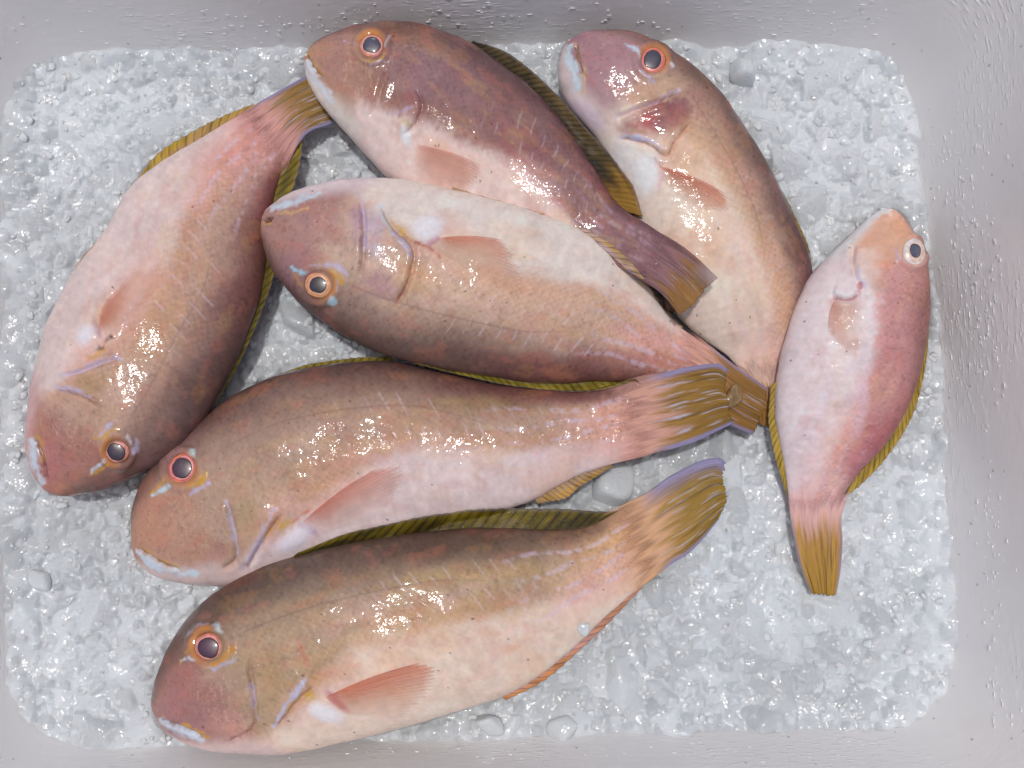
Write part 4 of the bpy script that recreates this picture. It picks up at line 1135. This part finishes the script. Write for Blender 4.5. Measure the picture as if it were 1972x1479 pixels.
def eye(fd, parent):
    k = fd["key"]
    ex, ey_, R, rp, c_out, c_in, c_p = fd["eye"]
    r = hit(BVHS[k], ex, ey_)
    P, nrm = r[0], r[1]
    if nrm[2] < 0: nrm = -nrm
    w = .7 if k != 6 else .35
    nrm = nrm * (1 - w) + np.array([0, 0, 1]) * w; nrm /= np.linalg.norm(nrm)
    t1 = np.cross(nrm, [0.31, 1, 0]); t1 /= np.linalg.norm(t1); t2 = np.cross(nrm, t1)
    sc = S * r[2] / DIST
    R *= .88 if k != 6 else 1.0
    Rm, rm = R * sc, rp * sc
    rr = np.concatenate([np.linspace(0, 1, 26), [1.06, 1.1]]); th = np.linspace(0, 2 * math.pi, 64, endpoint=False)
    seed = 400 + k
    hgt = Rm * .27 * np.sqrt(np.clip(1 - rr ** 2, 0, 1)); hgt[-2:] = [-.0008, -.003]
    if k == 6: hgt[:-2] *= 1.7
    x = np.cos(th); y = np.sin(th)
    rad = rr[:, None] * Rm * (1 + .05 * (noise(2 + x * 1.5, 2 + y * 1.5, seed) - .5)[None])
    ell = {1: .93, 2: 1.0, 3: 1.12, 4: .95, 5: 1.06, 6: 1.2, 7: .86}[k]
    V = P + rad[..., None] * (x[None, :, None] * t1 + y[None, :, None] * t2 * ell) + (hgt[:, None] + .0006)[..., None] * nrm
    q = rr[:, None] + .22 * (noise(3 + x * 1.3, 3 + y * 1.3, seed + 2) - .5)[None]
    n1 = (fbm(x[None] * 4 + 9 + 0 * q, y[None] * 4 + q * 5, seed + 3) - .5)
    pr = rp / R
    C = alb(c_in) + 0 * q[..., None]
    C = C + (alb(c_out) - C) * sstep(pr + .16, pr + .34, q + n1 * .2)[..., None]
    side = .5 + .5 * np.cos(th[None] - 2.2 - k) + n1 * .6
    C = C + (alb(c_in) * np.array([1, .8, .8]) - C) * (.75 * (k != 6) * sstep(.35, .9, side) * sstep(1.0, .8, q))[..., None]
    C = C + (alb((222, 196, 190)) - C) * (np.exp(-((q - pr - .05) / .045) ** 2) * .6)[..., None]
    C = C + (alb((226, 190, 150)) - C) * (np.exp(-((q - .93) / .06) ** 2) * .22)[..., None]
    C = C + (alb((120, 70, 60)) - C) * (sstep(.97, 1.04, q) * .8)[..., None]
    C = C * (1 + n1 * .45)[..., None]
    F = grid_faces(len(rr), 64, wrap=True)
    e = make_mesh("eye", V.reshape(-1, 3), F, M_EYE, parent, True, np.clip(C.reshape(-1, 3), .01, .9))
    # pupil dome
    off = (t1 * math.cos(k * 2.1) + t2 * math.sin(k * 2.1)) * Rm * .06
    rr2 = np.concatenate([np.linspace(0, 1, 14), [1.05]])
    base_h = Rm * .27 * (1.7 if k == 6 else 1) * np.sqrt(np.clip(1 - (rr2 * pr) ** 2, 0, 1)) + .0008
    base_h[-1] -= .0016
    wob = 1 + .16 * (noise(5 + x * 1.4, 5 + y * 1.4, seed + 9) - .5)
    V = P + off + (rr2[:, None] * rm * wob[None])[..., None] * (x[None, :, None] * t1 + y[None, :, None] * t2 * ell) + base_h[:, None, None] * nrm
    q = rr2[:, None] + 0 * x[None]
    C = alb(c_p) * .62 * (1 + .35 * sstep(.9, .2, q) * (1 if k in (5, 7, 2, 3) else .4))[..., None]
    C = C * (1 - .45 * sstep(.8, .98, q))[..., None]
    make_mesh("pupil", V.reshape(-1, 3), grid_faces(len(rr2), 64, wrap=True), M_EYE, e, True, np.clip(C.reshape(-1, 3), .005, .9))
    return e


def tooth(fd, parent, px, py, dx, dy, L):
    """small pale peg tooth at the mouth"""
    z = fd["_zc"][0] + .0030
    a = unproject(px, py, z); b = unproject(px + dx * L, py + dy * L, z + .0008)
    ax = b - a; ln = np.linalg.norm(ax); ax /= ln
    t1 = np.cross(ax, [0, 0, 1]); t1 /= np.linalg.norm(t1); t2 = np.cross(ax, t1)
    th = np.linspace(0, 2 * math.pi, 8, endpoint=False)
    V = []
    for s, r in ((0, 1), (.5, .85), (.85, .5), (1, .1)):
        for q in th: V.append(a + ax * ln * s + (t1 * math.cos(q) + t2 * math.sin(q)) * .0011 * r)
    return make_mesh("tooth", np.array(V), grid_faces(4, 8, wrap=True), M_TOOTH, parent)


EXTRA = {1: dict(tail0=(176, 130, 96), tail1=(150, 118, 60), tailc=(190, 140, 110)),
         2: dict(tail0=(140, 92, 62), tail1=(150, 104, 50), tailc=(134, 92, 84), clear_tip=True, streak=.35, tedge=.0, bars=.25, lines=.2),
         3: dict(tail0=(176, 126, 70), tail1=(160, 110, 50), tailc=(206, 164, 130), bars=.15, lines=.15, streak=.4),
         4: dict(tail0=(170, 116, 56), tail1=(140, 98, 40), tailc=(186, 134, 90), streak=.7, tedge=.7),
         5: dict(tail0=(166, 122, 58), tail1=(140, 102, 36), tailc=(178, 136, 96)),
         6: dict(tail0=(206, 150, 92), tail1=(188, 146, 56), tailc=(210, 160, 120), streak=.15, tedge=.55, bars=.2, lines=.12),
         7: dict(tail0=(180, 136, 76), tail1=(150, 118, 40), tailc=(190, 146, 92))}
ORDER = [3, 1, 2, 5, 6, 4, 7]
FD = {f["key"]: f for f in FISH}
ROOT = {}
for k in ORDER:
    fd = FD[k]; fd.update(EXTRA[k])
    mid = np.mean(fd["D"] + fd["V"], axis=0)
    base = unproject(mid[0], mid[1], -.005)
    ROOT[k] = empty("fish", tuple(base))
    tag(ROOT[k], fd["label"], "fish", "whole fish laid on the crushed ice")
    build_body(fd, ROOT[k])
for k in ORDER:
    fd = FD[k]; r = ROOT[k]
    eye(fd, r)
    pectoral(fd, r)
    tail_fin(fd, r, {2: (3,), 4: (3,), 5: (4,), 1: ()}.get(k, ()))
    if "dorsal" in fd:
        strip_fin(fd, "dorsal_fin", fd["dorsal"], r, 'D', {7: (5,), 4: (5,), 2: (3,)}.get(k, ()), rays={7: 30, 2: 38, 4: 28, 1: 28, 6: 26}.get(k, 16))
    if "anal" in fd:
        strip_fin(fd, "anal_fin", fd["anal"], r, 'V', {4: (2, 3)}.get(k, ()), rays=16, droop=-.003)
    if "pelvic" in fd:
        strip_fin(fd, "pelvic_fin", fd["pelvic"], r, 'V', {4: (2,)}.get(k, ()), rays=6)
tooth(FD[4], ROOT[4], 514, 414, -.8, .5, 12); tooth(FD[4], ROOT[4], 512, 428, -.9, -.1, 9)
tooth(FD[3], ROOT[3], 1100, 84, -.5, -.85, 10); tooth(FD[3], ROOT[3], 1108, 82, .2, -1, 9)
tooth(FD[2], ROOT[2], 592, 106, -.9, .1, 8)

# ---------------------------------------------------------------- crushed ice
c0 = offset_corners(.003)
gn, gm = 860, 650
gu, gv = np.meshgrid(np.linspace(0, 1, gn), np.linspace(0, 1, gm), indexing='ij')
XY = ((1 - gu) * (1 - gv))[..., None] * c0[0] + (gu * (1 - gv))[..., None] * c0[1] + (gu * gv)[..., None] * c0[2] + ((1 - gu) * gv)[..., None] * c0[3]
X, Y = XY[..., 0], XY[..., 1]
ipx, ipy = project(np.column_stack([X.ravel(), Y.ravel(), np.zeros(X.size)]))
occ = np.zeros(ipx.shape, bool)
near = np.full(ipx.shape, 1e9)
for k, fd in FD.items():
    poly = np.vstack([fd["_Dp"][::12], fd["_Vp"][::-12]])
    occ |= inpoly(ipx, ipy, poly)
    d, _ = polydist(ipx, ipy, np.vstack([poly, poly[:1]])[::2])
    near = np.minimum(near, d)
occ2 = occ.reshape(X.shape); near2 = np.where(occ2, 0, near.reshape(X.shape))


def base_height(x, y):
    return .009 * (fbm(x * 15, y * 15, 500, 3) - .5) + .003 * (fbm(x * 60, y * 60, 503, 2) - .5)


# every broken piece of the bed pushes its faceted, melted top up through the slush
cr = np.random.default_rng(21)
dxg = np.linalg.norm(XY[1, 0] - XY[0, 0]); dyg = np.linalg.norm(XY[0, 1] - XY[0, 0])
Z = base_height(X, Y) - .004
T = np.full(X.shape, .5)                      # how clear the piece is
for count, s0, s1 in ((520, 20, 50), (2600, 9, 20), (9000, 3.5, 9)):
    for _ in range(count):
        ci = cr.integers(0, gn); cj = cr.integers(0, gm)
        r = cr.uniform(s0, s1) * S
        ri = int(r / dxg) + 2; rj = int(r / dyg) + 2
        i0, i1, j0, j1 = max(0, ci - ri), min(gn, ci + ri + 1), max(0, cj - rj), min(gm, cj + rj + 1)
        x = (X[i0:i1, j0:j1] - X[ci, cj]) / r; y = (Y[i0:i1, j0:j1] - Y[ci, cj]) / r
        n_pl = 7
        ang = cr.uniform(0, 2 * math.pi, n_pl); til = cr.uniform(.12, 1.15, n_pl)
        top = np.full(x.shape, .42)
        acc = np.exp(-11.0 * (.42 + .25 * x * math.cos(ang[0]) + .25 * y * math.sin(ang[0])))
        for a_, t_ in zip(ang, til):
            pl = (.62 - (x * math.cos(a_) + y * math.sin(a_))) * t_
            acc = acc + np.exp(-11.0 * pl)
        hgt = -np.log(acc) / 11.0
        zz = base_height(X[ci, cj], Y[ci, cj]) - .003 + hgt * r * 1.35 + cr.uniform(-.0030, .0022)
        sub = Z[i0:i1, j0:j1]
        m = zz > sub
        Z[i0:i1, j0:j1] = np.where(m, zz, sub)
        T[i0:i1, j0:j1] = np.where(m, cr.uniform(0, 1), T[i0:i1, j0:j1])
for _ in range(1):
    Z[1:-1, 1:-1] = (Z[1:-1, 1:-1] * 4 + Z[:-2, 1:-1] + Z[2:, 1:-1] + Z[1:-1, :-2] + Z[1:-1, 2:]) / 8
Z = Z + .0007 * (fbm(X * 600, Y * 600, 540, 3) - .5)
ed = np.minimum(np.minimum(gu, 1 - gu) * .53, np.minimum(gv, 1 - gv) * .4)
Zs = Z.copy()
for _ in range(14):
    Zs[1:-1, 1:-1] = (Zs[:-2, 1:-1] + Zs[2:, 1:-1] + Zs[1:-1, :-2] + Zs[1:-1, 2:]) / 4
Z = Z + (Zs - Z) * sstep(.022, .004, ed) * .9 + .004 * sstep(.03, 0, ed) + .006 * (fbm(X * 40, Y * 40, 571, 3) - .5) * sstep(.03, 0, ed)
Z = np.where(occ2, Z - .006, Z - .001 * sstep(16, 0, near2) + .002 * sstep(70, 14, near2))


def ice_at(x, y):
    d = np.hypot(X[::20, ::20] - x, Y[::20, ::20] - y); i, j = np.unravel_index(d.argmin(), d.shape)
    i0, j0 = max(0, i * 20 - 20), max(0, j * 20 - 20)
    d = np.hypot(X[i0:i0 + 41, j0:j0 + 41] - x, Y[i0:i0 + 41, j0:j0 + 41] - y); i, j = np.unravel_index(d.argmin(), d.shape)
    return float(Z[i0 + i, j0 + j])


cold = np.stack([T, fbm(X * 12, Y * 12, 560), 0 * T], -1).reshape(-1, 3)
V = np.column_stack([X.ravel(), Y.ravel(), Z.ravel()])
ice = make_mesh("crushed_ice", V, grid_faces(gn, gm)[:, ::-1], M_ICE, None, True, cold)
tag(ice, "bed of wet crushed ice filling the white box around the fish", "ice", None, "stuff")


def icosphere(sub):
    import bmesh
    bm = bmesh.new()
    bmesh.ops.create_icosphere(bm, subdivisions=sub, radius=1.0)
    v = np.array([p.co[:] for p in bm.verts]); f = np.array([[q.index for q in p.verts] for p in bm.faces])
    bm.free()
    return v, f


ICO = {s: icosphere(s) for s in (2, 3, 4)}


def chunk(size, sub, r, soft=9.0, planes=11):
    """a broken lump of ice: a sphere cut by random planes, edges melted round"""
    v, f = ICO[sub]
    n = r.normal(size=(planes, 3)); n /= np.linalg.norm(n, axis=1, keepdims=True)
    d = r.uniform(.6, 1.0, planes)
    dots = np.maximum(v @ n.T, 1e-3) / d
    rad = 1 / ((dots ** soft).sum(1) + .75 ** soft) ** (1 / soft)
    st = r.uniform(.75, 1.3, 3)
    p = v * rad[:, None] * st
    a = r.uniform(0, 2 * math.pi)
    R = np.array([[math.cos(a), -math.sin(a), 0], [math.sin(a), math.cos(a), 0], [0, 0, 1]])
    return (p @ R.T) * size, f


Vs, Fs, off = [], [], 0
x0, y0 = X.min(), Y.min(); x1, y1 = X.max(), Y.max()
specs = [(420, (5, 11), 3, 1), (500, (4, 9), 3, 0), (1200, (2, 4.5), 2, 0)]
inner_poly = ring(0.0, -.002)
polys = {k: np.vstack([fd["_Dp"][::12], fd["_Vp"][::-12]]) for k, fd in FD.items()}
for count, (s0, s1), sub, hug in specs:
    xs = cr.uniform(x0, x1, count * (16 if hug else 3)); ys = cr.uniform(y0, y1, len(xs))
    # grains gather in drifts
    keep = inpoly(xs, ys, inner_poly) & (fbm(xs * 22, ys * 22, 600 + sub) + cr.uniform(-.2, .2, xs.shape) > .46)
    qx, qy = project(np.column_stack([xs, ys, np.zeros(xs.shape)]))
    nd = np.full(qx.shape, 1e9)
    for pl in polys.values():
        keep &= ~inpoly(qx, qy, pl)
        nd = np.minimum(nd, polydist(qx, qy, np.vstack([pl, pl[:1]])[::2])[0])
    if hug: keep &= (nd < 26) & (nd > 5)
    idx = np.where(keep)[0][:count]
    for i in idx:
        zz = ice_at(xs[i], ys[i])
        s = cr.uniform(s0, s1) * S
        v, f = chunk(s, sub, cr)
        v = v * np.array([1, 1, .7])
        Vs.append(v + np.array([xs[i], ys[i], zz - s * cr.uniform(.05, .5)])); Fs.append(f + off); off += len(v)
gr = make_mesh("ice_grains", np.vstack(Vs), np.vstack(Fs), M_CHUNK)
tag(gr, "loose wet grains of crushed ice scattered over the ice bed", "ice", None, "stuff")

# the few lumps one can pick out
LUMPS = [(1496, 372, 40, "large clear ice lump between the upper right fish and the small pale fish", 0),
         (1190, 942, 40, "clear rounded ice lump below the spread tail of the lower middle fish", 0),
         (945, 1392, 28, "glassy ice lump by the belly of the bottom fish near the lower wall", 0),
         (1126, 1208, 13, "small ice chip stuck on the belly edge of the bottom fish", 7),
         (84, 1112, 20, "bright round ice lump near the left wall below the left fish", 0),
         (1085, 1405, 24, "ice lump beside the lower wall right of the bottom fish's belly", 0),
         (1428, 150, 28, "ice lump right of the upper right fish's forehead", 0)]
for px, py, r_, lab, on in LUMPS:
    if on:
        z = hit(BVHS[on], px, py)[0][2]
    else:
        p = unproject(px, py, 0.004); z = ice_at(p[0], p[1])
    p = unproject(px, py, z)
    v, f = chunk(r_ * S, 4, cr, 7)
    if on: v = v * np.array([1, 1, .6])
    o = make_mesh("ice_lump", v, f, M_CLEAR)
    o.location = (p[0], p[1], z + r_ * S * (.12 if on else .18))
    tag(o, lab, "ice lump", "ice lumps one can tell apart")

# brown scraps by the tails
for px, py, r_, lab, mt, on in ((1292, 584, 22, "brown scrap lying at the lower tip of the top fish's tail", M_SCRAP, (2, 3)),
                                (1412, 762, 26, "wet amber scrap beside the yellow tail of the lower middle fish", M_AMBER, (4, 3))):
    zz = [hit(BVHS[b], px, py) for b in on]
    z = max([q[0][2] for q in zz if q is not None] + [.02])
    v, f = chunk(r_ * S, 4, cr, 5)
    wob = 1 + .35 * (fbm(v[:, 0] / S / 9 + 5, v[:, 1] / S / 9 + v[:, 2] / S / 7, 900) - .5)
    v = v * wob[:, None] * np.array([.8, 1.0, .45])
    o = make_mesh("fish_scrap", v, f, mt)
    p = unproject(px, py, z)
    o.location = (p[0], p[1], z + .002)
    tag(o, lab, "scrap")

# wet specks and bits of ice sticking to the walls
RC = {}


def ring_at(z):
    q = round(z / .002)
    if q not in RC: RC[q] = ring(q * .002)[::2]
    return RC[q]


Vs, Fs, off = [], [], 0
for n_, (ax, ay, bx, by), spread in ((90, (400, 60, 1050, 25), 45), (30, (20, 50, 420, 40), 40), (60, (1100, 40, 1720, 30), 40),
                                     (150, (1835, 260, 1900, 760), 60), (60, (1890, 180, 1925, 1100), 45), (60, (1890, 900, 1930, 1400), 30), (60, (500, 1462, 1700, 1440), 22)):
    for _ in range(n_):
        t_ = cr.uniform(0, 1)
        px = ax + (bx - ax) * t_ + cr.normal() * spread * .5; py = ay + (by - ay) * t_ + cr.normal() * spread * .5
        d_ = np.array(cam_ray(px, py))
        # where this line of sight meets the sloping wall
        lo, hi = 0.0, RIM_Z - .004
        inside = lambda z_: inpoly(np.array([(CAM + d_ * (z_ - CAM[2]) / d_[2])[0]]), np.array([(CAM + d_ * (z_ - CAM[2]) / d_[2])[1]]), ring_at(z_))[0]
        if inside(lo) or not inside(hi): continue
        for _i in range(6):
            m_ = (lo + hi) / 2
            if inside(m_): hi = m_
            else: lo = m_
        P_ = CAM + d_ * (hi - CAM[2]) / d_[2]
        side = px > 1750
        v, f = ICO[2]
        r_ = cr.uniform(.7, 1.9) * S; st_ = cr.uniform(1, 3.6)
        sc3 = np.array([r_ * .6, r_ * st_, r_ * .7]) if side else np.array([r_ * st_, r_ * .6, r_ * .7])
        Vs.append(v * sc3 + P_); Fs.append(f + off); off += len(v)
bd = make_mesh("ice_specks", np.vstack(Vs), np.vstack(Fs), M_SPECK)
tag(bd, "tiny wet ice specks sticking to the white walls of the box", "ice", None, "stuff")
